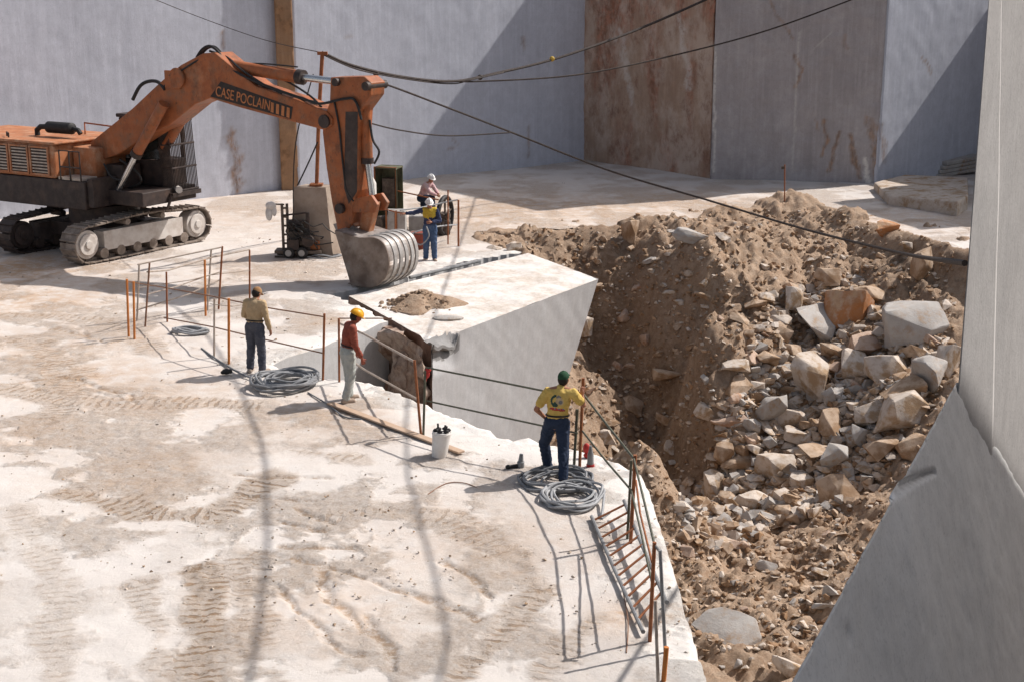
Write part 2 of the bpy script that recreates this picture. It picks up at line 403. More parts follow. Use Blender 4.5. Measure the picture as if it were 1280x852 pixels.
# the loose heap below the sawn block, and mounds tipped along the rim
mp = (2.9, 30.6); Z += 2.5 * np.exp(-((((X - mp[0]) / 1.25) ** 2 + ((Y - mp[1]) / 1.9) ** 2)) ** 1.2)
Z += .75 * np.exp(-(((X - 9.5) / 1.3) ** 2 + ((Y - 48.4) / 1.) ** 2)) + .5 * np.exp(-(((X - 4.1) / .7) ** 2 + ((Y - 44.5) / .6) ** 2)) + .4 * np.exp(-(((X - 7.2) / 1.2) ** 2 + ((Y - 46.9) / .8) ** 2)) + .45 * np.exp(-(((X - 11.2) / 1.) ** 2 + ((Y - 46.2) / .9) ** 2)) + .3 * np.exp(-(((X - .6) / 1.2) ** 2 + ((Y - 43.9) / .5) ** 2))
# spur that comes down from the rim, steep on its pit side
sp = [tuple(G(*a)[:2]) for a in [(795, 284, 0), (835, 330, -.5), (868, 400, -1.6), (885, 470, -2.9), (880, 540, -4.4)]]
ds = pdist(X, Y, sp)
side = np.zeros(X.shape)
for (x0, y0), (x1, y1) in zip(sp[:-1], sp[1:]):
    t = ((X - x0) * (x1 - x0) + (Y - y0) * (y1 - y0)) / ((x1 - x0) ** 2 + (y1 - y0) ** 2)
    s_ = ((x1 - x0) * (Y - y0) - (y1 - y0) * (X - x0)); side = np.where((t >= -.1) & (t <= 1.1), np.sign(s_), side)
left = X < np.interp(-Y, [-a[1] for a in sp], [a[0] for a in sp])
Z += np.where(left, .75 * np.exp(-(ds / .6) ** 2), .75 * np.exp(-(ds / 1.7) ** 2)) * smooth01((43.6 - Y) / 2.5)
Z -= np.where(left, .5 * np.exp(-((ds - 1.5) / .8) ** 2), 0) * smooth01((43.5 - Y) / 2)
drim = pdist(X, Y, [CUT[-1]] + RIM)
amp = .4 + .6 * smooth01(drim / 1.2)
low = smooth01((Y - 33) / -3.)
Z += amp * (fbm(X, Y, .45, 3) * .4 + fbm(X + 5, Y, 1.3, 4, .55) * .34 + (1 - 2 * np.abs(fbm(X, Y, 1.1, 3, .5)) - .75) * .16) + fbm(X + 50, Y, 4.5, 4, .65) * .17 * (.5 + .5 * amp)
gully = np.clip(-fbm(X * 1.9 + 3, Y * .5, 1.2, 3), 0, 1); Z -= gully * .3 * amp * (1 - low)
gg = inpoly(X, Y, GP)
Z = Z + (np.where(gg, -.16, .02) + fbm(X, Y, 2.2, 3) * .16 - Z) * (1 - smooth01((drim - .1) / .7)) * (Z < .12) * (X > -2.2)
def hz(x_, y_):
    i = np.clip((x_ - gx[0]) / .075, 0, len(gx) - 2); j = np.clip((y_ - gy[0]) / .085, 0, len(gy) - 2)
    a = int(i); c = int(j); fx = i - a; fy = j - c
    return float((Z[c, a] * (1 - fx) + Z[c, a + 1] * fx) * (1 - fy) + (Z[c + 1, a] * (1 - fx) + Z[c + 1, a + 1] * fx) * fy)
def hit(px, py, y0=21):
    d = ray(px, py); y_ = y0; st = .24
    while y_ < 52:
        p = CAM + d * (y_ / d.y)
        if p.z <= hz(p.x, p.y):
            if y_ == y0: return p
            lo, hi = y_ - st, y_
            for _ in range(6):
                m = (lo + hi) / 2; p = CAM + d * (m / d.y)
                if p.z <= hz(p.x, p.y): hi = m
                else: lo = m
            return CAM + d * (hi / d.y)
        y_ += st
    return None
ing = inpoly(X, Y, GP); dg = pdist(X, Y, GP[:NC + len(rimp)])
keep = ~(ing & (dg > 1.7)) & ~(ing & (pdist(X, Y, CUT) < drim) & (drim > 1.0))
idm = np.arange(X.size).reshape(X.shape)
q = np.stack([idm[:-1, :-1], idm[:-1, 1:], idm[1:, 1:], idm[1:, :-1]], -1).reshape(-1, 4)
kf = keep.ravel()[q].all(1); q = q[kf]
used = np.unique(q); rem = np.full(X.size, -1); rem[used] = np.arange(len(used)); q = rem[q]
pm = bpy.data.meshes.new('pit_slope'); pv = np.stack([X.ravel(), Y.ravel(), Z.ravel()], 1)[used]
pm.vertices.add(len(pv)); pm.vertices.foreach_set('co', pv.ravel().astype(np.float32))
pm.loops.add(q.size); pm.loops.foreach_set('vertex_index', q.ravel().astype(np.int32))
pm.polygons.add(len(q)); pm.polygons.foreach_set('loop_start', np.arange(0, q.size, 4, dtype=np.int32)); pm.update(calc_edges=True); pm.validate()
pm.polygons.foreach_set('use_smooth', [True] * len(pm.polygons))
pit = bpy.data.objects.new('pit_slope', pm); C.objects.link(pit); tag(pit, kind='structure')
pit_shade = np.zeros(len(pv))  # shade of the dark hollow painted into the dirt, plus smaller dark spots
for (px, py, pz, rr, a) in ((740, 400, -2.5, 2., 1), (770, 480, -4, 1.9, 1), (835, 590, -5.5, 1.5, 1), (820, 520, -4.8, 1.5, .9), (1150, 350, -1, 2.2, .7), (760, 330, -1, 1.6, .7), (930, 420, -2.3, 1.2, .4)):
    p = G(px, py, pz); pit_shade = np.maximum(pit_shade, a * np.exp(-((pv[:, 0] - p.x) ** 2 + (pv[:, 1] - p.y) ** 2) / rr ** 2))
setattr_f(pm, 'pit_shade', pit_shade)
b = NB('loose_dirt')
d1 = b.ramp(b.noise(.7, 7, .65), .35, .65); d2 = b.ramp(b.noise(5, 8, .7), .4, .62); d3 = b.ramp(b.noise(22, 5, .7), .45, .62)
col = b.mix(d1, (.41, .285, .195), (.325, .215, .14))
col = b.mix(b.math('MULTIPLY', d2, .6), col, (.49, .375, .28))
col = b.mix(b.math('MULTIPLY', d3, .3), col, (.2, .13, .08))
peb = b.math('SUBTRACT', 1.0, b.ramp(b.vor(9), .08, .26))
col = b.mix(b.math('MULTIPLY', b.math('MULTIPLY', peb, b.ramp(b.noise(1.1, 4), .45, .6)), .7), col, (.47, .39, .31))
dm = b.math('MULTIPLY', b.attr('pit_shade'), b.ramp(b.noise(1.4, 7, .7), .25, .5))
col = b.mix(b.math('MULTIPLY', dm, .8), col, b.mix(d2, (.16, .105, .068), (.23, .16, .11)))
nn = b.bump(b.noise(4.5, 12, .8), .8, .11); nn = b.bump(b.noise(24, 8, .78), .7, .03, nn)
pm.materials.append(b.done(col, .95, nn))

# ------------------------------------------------------------------ quarry walls
def quarry_wall(label, p0, p1, z0, z1, mat, res=.12, thick=14, stains=(), whites=(), darks=(), lean=0., rough=.05, extra=None, prof=None):
    p0 = Vector((*p0, 0)); p1 = Vector((*p1, 0)); t = p1 - p0; L = t.length; t /= L; nrm = Vector((t.y, -t.x, 0))
    na = max(2, int(L / res)); nz = max(2, int((min(z1, 9) - z0) / res)); zs = np.linspace(z0, min(z1, 9), nz + 1)
    if z1 > 9: zs = np.concatenate([zs, [z1]]); nz += 1
    a = np.linspace(0, L, na + 1); AA, ZZ = np.meshgrid(a, zs)
    off = fbm(AA, ZZ * .6, .35, 3) * rough * 2.2 + fbm(AA, ZZ, 2.1, 4) * rough + lean * ZZ
    if prof is not None: off = off + prof(AA, ZZ)
    st = np.zeros(AA.shape); wh = np.zeros(AA.shape); dk = np.zeros(AA.shape)
    for arr, lst in ((st, stains), (wh, whites), (dk, darks)):
        for pts, wd, s in lst:
            q2 = []
            for pxy in pts:
                h = PL(*pxy, p0, nrm); q2.append(((h - p0).dot(t), h.z))
            if len(q2) == 1: q2 = q2 * 2
            d = pdist(AA + fbm(AA, ZZ, 2.5, 3) * wd * 1.3, ZZ + fbm(AA + 7, ZZ, 2, 3) * wd, q2); np.maximum(arr, s * smooth01((wd - d) / (wd * .7)), out=arr)
    if extra is not None: st = np.maximum(st, extra(AA, ZZ))
    vs = []
    for j in range(nz + 1):
        for i in range(na + 1):
            p = p0 + t * AA[j, i] + nrm * off[j, i]; vs.append((p.x, p.y, ZZ[j, i]))
    fs = [(j * (na + 1) + i, j * (na + 1) + i + 1, (j + 1) * (na + 1) + i + 1, (j + 1) * (na + 1) + i) for j in range(nz) for i in range(na)]
    ring = [i for i in range(na + 1)] + [j * (na + 1) + na for j in range(1, nz + 1)] + [nz * (na + 1) + i for i in range(na - 1, -1, -1)] + [j * (na + 1) for j in range(nz - 1, 0, -1)]
    nv = len(vs); back = []
    for k in ring:
        vs.append(tuple(Vector(vs[k]) - nrm * thick)); back.append(len(vs) - 1)
    for k in range(len(ring)): fs.append((ring[k], back[k], back[(k + 1) % len(ring)], ring[(k + 1) % len(ring)]))
    fs.append(tuple(back[::-1]))
    base = (p0 + p1) / 2
    me = bpy.data.meshes.new('quarry_wall'); me.from_pydata([(v[0] - base.x, v[1] - base.y, v[2] - z0) for v in vs], [], fs)
    me.polygons.foreach_set('use_smooth', [True] * (nz * na) + [False] * (len(fs) - nz * na))
    bmm = bmesh.new(); bmm.from_mesh(me); bmesh.ops.recalc_face_normals(bmm, faces=bmm.faces); bmm.to_mesh(me); bmm.free()
    for nme, arr in (('stain', st), ('white', wh), ('dark', dk)): setattr_f(me, nme, np.concatenate([arr.ravel(), np.zeros(len(ring))]))
    me.materials.append(mat); o = bpy.data.objects.new('quarry_wall', me); C.objects.link(o); o.location = (base.x, base.y, z0)
    tag(o, label, 'rock wall', kind='thing'); return o
M_BLUE = wall_mat('blue_grey_marble', (.555, .57, .635), (.485, .50, .56), (.405, .42, .475))
M_GREY = wall_mat('grey_marble', (.42, .39, .39), (.34, .31, .31), (.26, .235, .23))
M_RUST = wall_mat('rust_stained_rock', (.44, .32, .24), (.35, .245, .18), (.24, .125, .075), stain=(.19, .075, .045), bands=.9, blot=1)
M_SEAM = wall_mat('brown_seam_rock', (.36, .225, .135), (.29, .165, .09), (.22, .115, .06), bands=1.3)
M_LEDGE = wall_mat('ledge_marble', (.80, .79, .775), (.75, .74, .725), (.70, .685, .67), scale=.7, bands=0.)
M_PILLAR = wall_mat('pillar_marble', (.56, .54, .525), (.52, .50, .485), (.46, .435, .42), scale=.7, bands=.6)
sl = .75
pA = G(303, 243); pB = G(550, 222)
W1b0 = Vector((-7.9, 52.33, 0)); W1c = Vector((3.25, 61.2, 0))
tw = (W1c - W1b0).normalized(); nw = Vector((tw.y, -tw.x, 0))
step = .5
o1 = W1b0 - nw * step
W1a0 = o1 - tw * 30
quarry_wall('tall blue grey sawn wall behind the excavator, ending at the brown seam', (W1a0.x, W1a0.y), (o1.x, o1.y), -.3, 15, M_BLUE, .14, rough=.012,
            stains=[([(289, 165), (294, 200), (296, 238)], .22, 1.), ([(302, 195), (300, 215)], .08, .8), ([(278, 40), (279, 62)], .1, .8)], darks=[])
quarry_wall('long blue grey sawn wall with a diagonal shadow across it, right of the brown seam', (W1b0.x, W1b0.y), (W1c.x + tw.x * 2.5, W1c.y + tw.y * 2.5), -.3, 15, M_BLUE, .12, rough=.012,
            stains=[([(652, 48), (656, 60)], .12, .6), ([(566, 172), (572, 182), (560, 186)], .08, .5), ([(660, 160), (661, 195)], .06, .7), ([(430, 45), (440, 47)], .06, .5), ([(600, 150), (620, 148)], .03, .5), ([(520, 195), (600, 188)], .04, .4)])
# narrow brown natural seam that faces the viewer at the step between the two walls
sa = W1b0 + tw * -.02 - nw * .0; 
quarry_wall('narrow vertical seam of brown rough rock between the two blue grey walls', (W1b0.x - .6, W1b0.y - .10), (W1b0.x + .02, W1b0.y - .02), -.3, 15, M_SEAM, .06, thick=.6, rough=.09, extra=lambda a, z_: smooth01((fbm(a, z_ * .5, 1.6, 4)) / .3))
P2 = Vector((7.75, 55.75, 0)); P3 = Vector((13.85, 53.95, 0))
streak = lambda a, z_: smooth01((fbm(a * 1.3, z_ * .25, 1.1, 4) + .12 + .06 * (z_ - 2.5)) / .6)
quarry_wall('rust red stained rock face in the corner of the quarry', (W1c.x - .35, W1c.y + .1), (P2.x, P2.y), -.3, 7.5, M_RUST, .08, rough=.07, extra=streak, whites=[([(775, 40), (790, 130)], .25, .5), ([(850, 20), (862, 110)], .2, .5)])
quarry_wall('grey shaded rock face with brown drip stains and a pale sawn groove', (P2.x + .02, P2.y - .12), (P3.x, P3.y), -.3, 9.2, M_GREY, .07, rough=.05,
            stains=[([(960, -5), (970, 18), (985, 40), (990, 50)], .07, .7), ([(992, 70), (1002, 85), (996, 110)], .1, .9), ([(1030, 150), (1034, 175), (1028, 195)], .1, .9), ([(1048, 165), (1042, 195), (1036, 215)], .1, .9), ([(1020, 150), (1022, 165)], .06, .7), ([(1062, 170), (1068, 200), (1075, 222)], .14, .9), ([(1088, 160), (1095, 200), (1098, 225)], .2, .8), ([(1080, 150), (1105, 165)], .2, .6), ([(1055, 45), (1060, 60)], .1, .5), ([(888, 20), (880, 60), (884, 120)], .07, .6)],
            whites=[([(893, 60), (893, 215)], .07, .9), ([(999, 40), (990, 215)], .05, .5), ([(1082, 200), (1084, 226)], .14, 1.), ([(1010, 70), (1040, 40)], .03, .3)], darks=[([(886, -5), (886, 222)], .14, .6)])
P4 = P3 + Vector((.3, .02, 0)); d4 = Vector((1, .75, 0)).normalized(); P5 = P4 + d4 * 6.9
quarry_wall('pale grey sawn wall with a diagonal shadow, partly behind the near pillar', (P3.x, P3.y), (P5.x, P5.y), -.3, 15, M_BLUE, .12, rough=.015,
            stains=[([(1158, 75), (1164, 92)], .1, .8), ([(1150, 70), (1158, 78)], .05, .7), ([(1100, 160), (1106, 200)], .2, .7)], whites=[([(1096, 100), (1094, 150)], .2, .5)])
e5 = Vector((.25, -.97, 0))
quarry_wall('grey rock wall hidden in the far corner behind the near pillar', (P5.x - .05, P5.y + .03), (P5.x + 10 * e5.x, P5.y + 10 * e5.y), -.3, 7.55, M_GREY, .3)

q6 = P5 + e5 * 4  # unseen higher stretch of wall, added to shade the slab and floor
quarry_wall('unseen higher grey wall added far right for its shade, behind the near pillar', (q6.x - .3, q6.y), (q6.x - .3 + e5.x * 6, q6.y + e5.y * 6), -.3, 10.5, M_GREY, .4)
# near pillar (a sawn fin of marble) and the steep flank below it
zb = 4.2
cb = G(1195, 478, zb); n1 = Vector((.8, -.6, 0)); t1 = Vector((.6, .8, 0)); bk1 = Vector((.43, .90, 0)).normalized()
Bq = PL(1280, 620, cb, n1); AB = Bq - cb; Eq = G(990, 852, 3.87); AE = Eq - cb
def put_mesh(name, V3, fs, nsmooth, mat, dark, label, cat):
    xs = np.array(V3); bs = Vector(((xs[:, 0].min() + xs[:, 0].max()) / 2, (xs[:, 1].min() + xs[:, 1].max()) / 2, xs[:, 2].min()))
    me = bpy.data.meshes.new(name); me.from_pydata([tuple(Vector(v) - bs) for v in V3], [], fs)
    bmm = bmesh.new(); bmm.from_mesh(me); bmesh.ops.recalc_face_normals(bmm, faces=bmm.faces); bmm.to_mesh(me); bmm.free()
    me.polygons.foreach_set('use_smooth', [i < nsmooth for i in range(len(fs))])
    for nme in ('stain', 'white'): setattr_f(me, nme, np.zeros(len(V3)))
    setattr_f(me, 'dark', np.concatenate([np.asarray(dark, float), np.zeros(len(V3) - len(dark))])); me.materials.append(mat)
    o = bpy.data.objects.new(name, me); C.objects.link(o); o.location = bs; return tag(o, label, cat, kind='thing')
def shell(vs, na, nb_, back):
    W = na + 1; V3 = [tuple(v) for v in vs]; fs = [(j * W + i, j * W + i + 1, (j + 1) * W + i + 1, (j + 1) * W + i) for j in range(nb_) for i in range(na)]; ns = len(fs)
    ring = [i for i in range(na + 1)] + [j * W + na for j in range(1, nb_ + 1)] + [nb_ * W + i for i in range(na - 1, -1, -1)] + [j * W for j in range(nb_ - 1, 0, -1)]
    bk = []
    for k in ring: V3.append(tuple(Vector(V3[k]) + back)); bk.append(len(V3) - 1)
    for k in range(len(ring)): k2 = (k + 1) % len(ring); fs.append((ring[k], bk[k], bk[k2], ring[k2]))
    fs.append(tuple(bk[::-1])); return V3, fs, ns
def ledge():
    na, nb_ = 130, 170; vs = []; dk = []; nrm = AB.cross(AE).normalized(); nrm = nrm if nrm.dot(CAM - cb) > 0 else -nrm
    cr = [PL(px, py, cb, nrm) for px, py in ((1098, 625), (1135, 602), (1168, 588))]
    spots = [(PL(px, py, cb, nrm), r_, h_) for px, py, r_, h_ in ((1030, 808, .1, .03), (1062, 790, .06, -.05), (1038, 735, .05, -.05), (1016, 788, .07, -.05), (1240, 560, .12, -.02))]
    for j in range(nb_ + 1):
        for i in range(na + 1):
            p = cb + AE * (1.3 * j / nb_) + AB * (2.3 * i / na); a = np.array([p.x + p.y * .7]); c = np.array([p.z + p.y * .4])
            k = float(fbm(a, c, .7, 3)[0]) * .05 * min(1, i / 12) + float(fbm(a, c, 6, 3)[0]) * .008; d = 0.
            best = 9; 
            for m in range(2):
                e = cr[m + 1] - cr[m]; t = max(0, min(1, (p - cr[m]).dot(e) / e.length_squared)); best = min(best, (p - cr[m] - e * t).length / (1.25 - .5 * m - .5 * t))
            w_ = smooth01(np.array([(.065 - best) / .03]))[0]; w_ *= .4 + .6 * min(1, i / 10); k -= .08 * w_; d = .25 * w_
            for q_, r_, h_ in spots:
                g_ = math.exp(-((p - q_).length / r_) ** 2); g_ *= min(1, i / 14); k += h_ * g_; d = max(d, .35 * g_ if h_ < 0 else 0)
            vs.append(p + nrm * k); dk.append(d)
    V3, fs, ns = shell(vs, na, nb_, Vector((.46, .86, -.22)) * 1.3)
    put_mesh('marble_flank', V3, fs, ns, M_LEDGE, dk, 'steep smooth grey flank of marble in shade, below the tall near pillar', 'rock face')
ledge()
def pillar():
    ia, ib, nb_ = 24, 60, 120; zt = 8.2; vs = []; dk = []
    k0 = (PL(1250, 0, cb, n1) - cb); k1 = (PL(1239, 545, cb, n1) - cb); c0 = D(1230, 0, cb.y) - cb; L0 = c0.dot(t1) / c0.z
    cols = [i / ia for i in range(ia)] + ['m', 'c', 'p'] + [(i + 1) / ib for i in range(ib)]; na = len(cols) - 1
    zlow = AB.z / AB.dot(t1)
    for j in range(nb_ + 1):
        f = j / nb_
        for c in cols:
            z_mid = 7.; 
            def at(sv): 
                z0 = cb.z + zlow * sv - .25; return z0 + (zt - z0) * f
            zz = at(k1.dot(t1)); q_ = (zz - cb.z - k1.z) / (k0.z - k1.z); ck = k1.dot(t1) + (k0.dot(t1) - k1.dot(t1)) * q_; l0 = L0 * (zz - cb.z)
            d = 0.
            if c == 'm': sv = ck - .02
            elif c == 'c': sv = ck; d = 1. if q_ > 0 else 0.
            elif c == 'p': sv = ck + .02
            elif cols.index(c) < ia and c < 1 and True: sv = None
            vs.append(None); dk.append(d)
            idx_ = len(vs) - 1
            if c in ('m', 'c', 'p'): pass
            else:
                k = len(vs) - 1 - j * len(cols)
                sv = l0 + (ck - .03 - l0) * c if k < ia else ck + .03 + (5.4 - ck) * (c ** 1.25)
            p = cb + t1 * sv; zz2 = at(sv); off = float(fbm(np.array([sv * 1.]), np.array([zz2 * .6]), .6, 3)[0]) * .03 * min(1, max(0, (sv - l0) * 3)) + (.02 if sv < ck else 0) - (.05 if c == 'c' and q_ > 0 else 0)
            vs[idx_] = (p.x + n1.x * off, p.y + n1.y * off, zz2)
    V3, fs, ns = shell(vs, na, nb_, bk1 * .8)
    put_mesh('marble_pillar', V3, fs, ns, M_PILLAR, dk, 'tall pale near pillar of sawn marble with one vertical crack, right edge of the view', 'rock wall')
pillar()
# unseen wall added right of view, cut to shade the flank, pale for bounce
def shade_wall():
    kk = 12.; A2 = cb + sund * kk; B2 = Bq + sund * kk; dA = (A2 - B2).normalized(); dirh = Vector((dA.x, dA.y, 0)).normalized()
    sl_ = dA.z / math.hypot(dA.x, dA.y); top = [(B2 - dirh * 1.5, B2.z - 1.5 * sl_), (A2, A2.z), (A2 + dirh * 1.6, A2.z + 1.6 * sl_), (A2 + dirh * 14, A2.z + 1.6 * sl_ + .5)]
    mb = MB(); prof = [Vector((p.x, p.y, z_)) for p, z_ in top] + [Vector((top[-1][0].x, top[-1][0].y, -6)), Vector((top[0][0].x, top[0][0].y, -6))]
    o_ = Vector((-dirh.y, dirh.x, 0)); o_ = o_ if o_.x > 0 else -o_
    mb.prism(prof, [p + o_ * 8 for p in prof]); tag(mb.build('quarry_wall', M_PILLAR, smooth=False), 'added unseen pale wall shading the flank, beyond the right edge of the view', 'rock wall', kind='thing')
    return Vector((top[2][0].x, top[2][0].y, top[2][1]))
SHADETOP = shade_wall()

# ------------------------------------------------------------------ the sawn marble block
def grid_quad(mb, a, b, c, d, na, nb_, disp=0, seed=0):
    a, b, c, d = map(Vector, (a, b, c, d)); nrm = (b - a).cross(d - a).normalized(); o = len(mb.v); vs = []
    for j in range(nb_ + 1):
        for i in range(na + 1):
            p = a.lerp(b, i / na).lerp(d.lerp(c, i / na), j / nb_); e = min(i, na - i, j, nb_ - j)
            if disp: 
                k = float(fbm(np.array([p.x + seed + p.z * .7]), np.array([p.y + p.z]), 1.7, 4)[0]); p = p + nrm * k * disp * (1 if e else .4)
            vs.append(p)
    W = na + 1
    mb.add(vs, [(j * W + i, j * W + i + 1, (j + 1) * W + i + 1, (j + 1) * W + i) for j in range(nb_) for i in range(na)])
FL = Vector((-1.9, 29.6, .0)); FR = Vector((2.26, 36.4, 0.02)); BR = Vector((.46, 39.95, .02)); BL = Vector((-4.05, 34.45, 0))
FLb = Vector((-1.75, 29.7, -6)); FRb = Vector((.55, 35.3, -5.5)); BRb = Vector((-.5, 39.5, -5.5)); BLb = Vector((-3.7, 34.6, -6))
ft = (FR - FL).normalized()
blk = MB()
F1 = FL + ft * .75
grid_quad(blk, FL + Vector((.16, .3, -.0)), FR, BR, BL, 110, 60, .05)                          # top: dusty
blk.cur = 1
grid_quad(blk, FLb, FRb, FR, FL + Vector((.16, .3, 0)), 110, 100, .012)                          # sawn front face
blk.cur = 2
grid_quad(blk, BLb, FLb, FL + Vector((.16, .3, 0)), BL, 40, 40, .3, 3)                        # rough brown end
blk.cur = 1
grid_quad(blk, FRb, BRb, BR, FR, 30, 30, .12, 5)
grid_quad(blk, BRb, BLb, BL, BR, 10, 10, .05, 9)
M_FISS = wall_mat('fissure_rock', (.22, .13, .09), (.15, .085, .06), (.36, .27, .21), bands=1.6)
M_BLKF = wall_mat('block_face_marble', (.465, .46, .46), (.43, .42, .42), (.40, .37, .35), scale=.8, bands=.6)
b = NB('dusty_marble_top')
m1 = b.ramp(b.noise(1.1, 8, .7), .42, .62); m2 = b.ramp(b.noise(7, 7, .7), .42, .6)
col = b.mix(b.math('MULTIPLY', m1, .55), (.66, .625, .59), (.52, .44, .37)); col = b.mix(b.math('MULTIPLY', b.math('MULTIPLY', m1, m2), .4), col, (.33, .24, .16))
nn = b.bump(b.noise(5, 9, .75), .5, .05); nn = b.bump(b.noise(40, 5, .7), .35, .012, nn)
M_TOP = b.done(col, .95, nn)
fin = Vector((-ft.y, ft.x, 0)); chipm = []
for i_, v in enumerate(blk.v):                     # a broken corner along the front edge of the top
    r_ = v - FL; s_ = r_.dot(ft); q_ = r_.dot(fin); w_ = smooth01(np.array([(s_ - .25) / .3]))[0] * smooth01(np.array([(1.45 - s_) / .25]))[0]
    if w_ <= 0 or v.z < -1.2: continue
    ch = .40 * w_ * (.8 + .5 * float(fbm(np.array([s_]), np.array([q_ + v.z]), 3, 3)[0]))
    if v.z > -.1 and q_ < ch * 1.4: blk.v[i_] = v + Vector((0, 0, -.75 * max(0, ch - max(0, q_) / 1.4)))
    elif v.z <= -.02 and q_ < .3 and v.z > -1.0: blk.v[i_] = v + fin * (.5 * ch * max(0, 1 + v.z / .75)) + Vector((0, 0, min(0, -.75 * ch * (1 + v.z))))
for k, f in enumerate(blk.f):
    c_ = sum((blk.v[i] for i in f), Vector()) / len(f); r_ = c_ - FL; s_ = r_.dot(ft)
    if .3 < s_ < 1.45 and r_.dot(fin) < .42 and (c_.z < -.06 and c_.z > -.55 + .2 * abs(s_ - .9)) and blk.mi[k] in (0, 1): blk.mi[k] = 3
M_CHIP = wall_mat('shaded_chip_marble', (.27, .26, .255), (.21, .205, .2), (.3, .27, .25))  # darker grey puts the shade of the chipped recess into the colour
bo = blk.build('marble_block', [M_TOP, M_BLKF, M_FISS, M_CHIP], weld=True, angle=45); tag(bo, 'huge sawn marble block with dusty top and smooth front, under the excavator bucket', 'marble block')
# brown rough fissure lip standing at the end of the block
M_FIS2 = wall_mat('banded_fissure_rock', (.17, .095, .06), (.085, .045, .03), (.42, .32, .25), bands=1.7, scale=3.2, blot=1)
mb = MB(); T_ = [Vector(p) for p in ((-3.2, 32.3, -.2), (-2.75, 31.2, -.04), (-2.4, 30.4, .02), (-1.95, 29.75, -.1))]
for a, c in zip(T_[:-1], T_[1:]): grid_quad(mb, Vector((a.x, a.y - .15, -5.8)), Vector((c.x, c.y - .15, -5.8)), c, a, 16, 90, .55, 4)
grid_quad(mb, T_[0], T_[1], T_[1] + Vector((.3, .9, -.1)), T_[0] + Vector((.3, .9, -.1)), 8, 8, .1, 2); grid_quad(mb, T_[1], T_[2], T_[2] + Vector((-.05, 1.4, -.1)), T_[1] + Vector((.3, .9, -.1)), 8, 8, .1, 2)
o = mb.build('rock_slab', M_FIS2, weld=True, angle=35); tag(o, 'rough brown banded rock standing against the left end of the huge block', 'rock')

# ------------------------------------------------------------------ rocks
def rock_mesh(seed, mat, flat=1., npts=13, sub=2):
    rs = random.Random(seed); bm = bmesh.new(); ax = (rs.uniform(.85, 1.1), rs.uniform(.75, 1.), rs.uniform(.75, 1.) * flat)
    for _ in range(npts):
        v = Vector((rs.uniform(-1, 1), rs.uniform(-1, 1), rs.uniform(-1, 1))); k = max(abs(v.x), abs(v.y), abs(v.z)); v = v * (1 / k) * .3 + v.normalized() * .7
        bm.verts.new((v.x * .5 * ax[0], v.y * .5 * ax[1], v.z * .5 * ax[2]))
    h = bmesh.ops.convex_hull(bm, input=bm.verts)
    bmesh.ops.delete(bm, geom=[g for g in h['geom_interior'] if isinstance(g, bmesh.types.BMVert)], context='VERTS')
    bmesh.ops.dissolve_limit(bm, angle_limit=R(16), verts=bm.verts, edges=bm.edges)
    bmesh.ops.bevel(bm, geom=list(bm.edges), offset=.014, segments=1, affect='EDGES', profile=.5)
    bmesh.ops.triangulate(bm, faces=bm.faces)
    for _ in range(sub):
        bmesh.ops.subdivide_edges(bm, edges=[e for e in bm.edges if e.calc_length() > .16], cuts=1, use_grid_fill=True)
        bmesh.ops.triangulate(bm, faces=bm.faces)
    bm.normal_update()
    P = np.array([v.co[:] for v in bm.verts]); k = fbm(P[:, 0] * 1 + P[:, 2] + seed * 3.1, P[:, 1] - P[:, 2] * .7, 3., 4) * .045
    for v, q_ in zip(bm.verts, k): v.co += v.normal * float(q_)
    me = bpy.data.meshes.new('rock'); bm.to_mesh(me); bm.free(); me.materials.append(mat)
    me.polygons.foreach_set('use_smooth', [True] * len(me.polygons)); me.set_sharp_from_angle(angle=R(17)); return me
def rock_mat(name, c, c2, st, amt):
    b = NB(name); f = b.ramp(b.noise(2.2, 7, .65), .35, .65); col = b.mix(f, c, c2)
    g = b.ramp(b.noise(1.7, 7, .7), .62 - amt * .3, .72 - amt * .2); col = b.mix(g, col, st)
    dust = b.ramp(b.noise(7, 7, .75), .45, .65); col = b.mix(b.math('MULTIPLY', dust, .4), col, (.33, .235, .16))
    n = b.bump(b.noise(6, 8, .7), .5, .05); n = b.bump(b.noise(40, 4), .3, .01, n); return b.done(col, .9, n)
RM = dict(pale=rock_mat('pale_rock', (.54, .47, .41), (.46, .39, .325), (.33, .22, .13), .5), grey=rock_mat('grey_rock', (.42, .395, .37), (.34, .315, .295), (.3, .21, .14), .2),
          tan=rock_mat('tan_rock', (.46, .35, .26), (.38, .275, .195), (.26, .16, .09), .6), orange=rock_mat('orange_rock', (.5, .33, .2), (.46, .38, .32), (.42, .17, .06), .75), pink=rock_mat('pink_rock', (.47, .34, .26), (.42, .32, .26), (.36, .2, .12), .5))
def put_rock(me, p, size, label, group=None, name='boulder', rot=None, sink=.22, cat='boulder'):
    o = bpy.data.objects.new(name, me); C.objects.link(o)
    o.scale = size; o.rotation_euler = rot or (random.uniform(-.5, .5), random.uniform(-.5, .5), random.uniform(0, 6.28))
    o.location = p; return tag(o, label, cat, group)
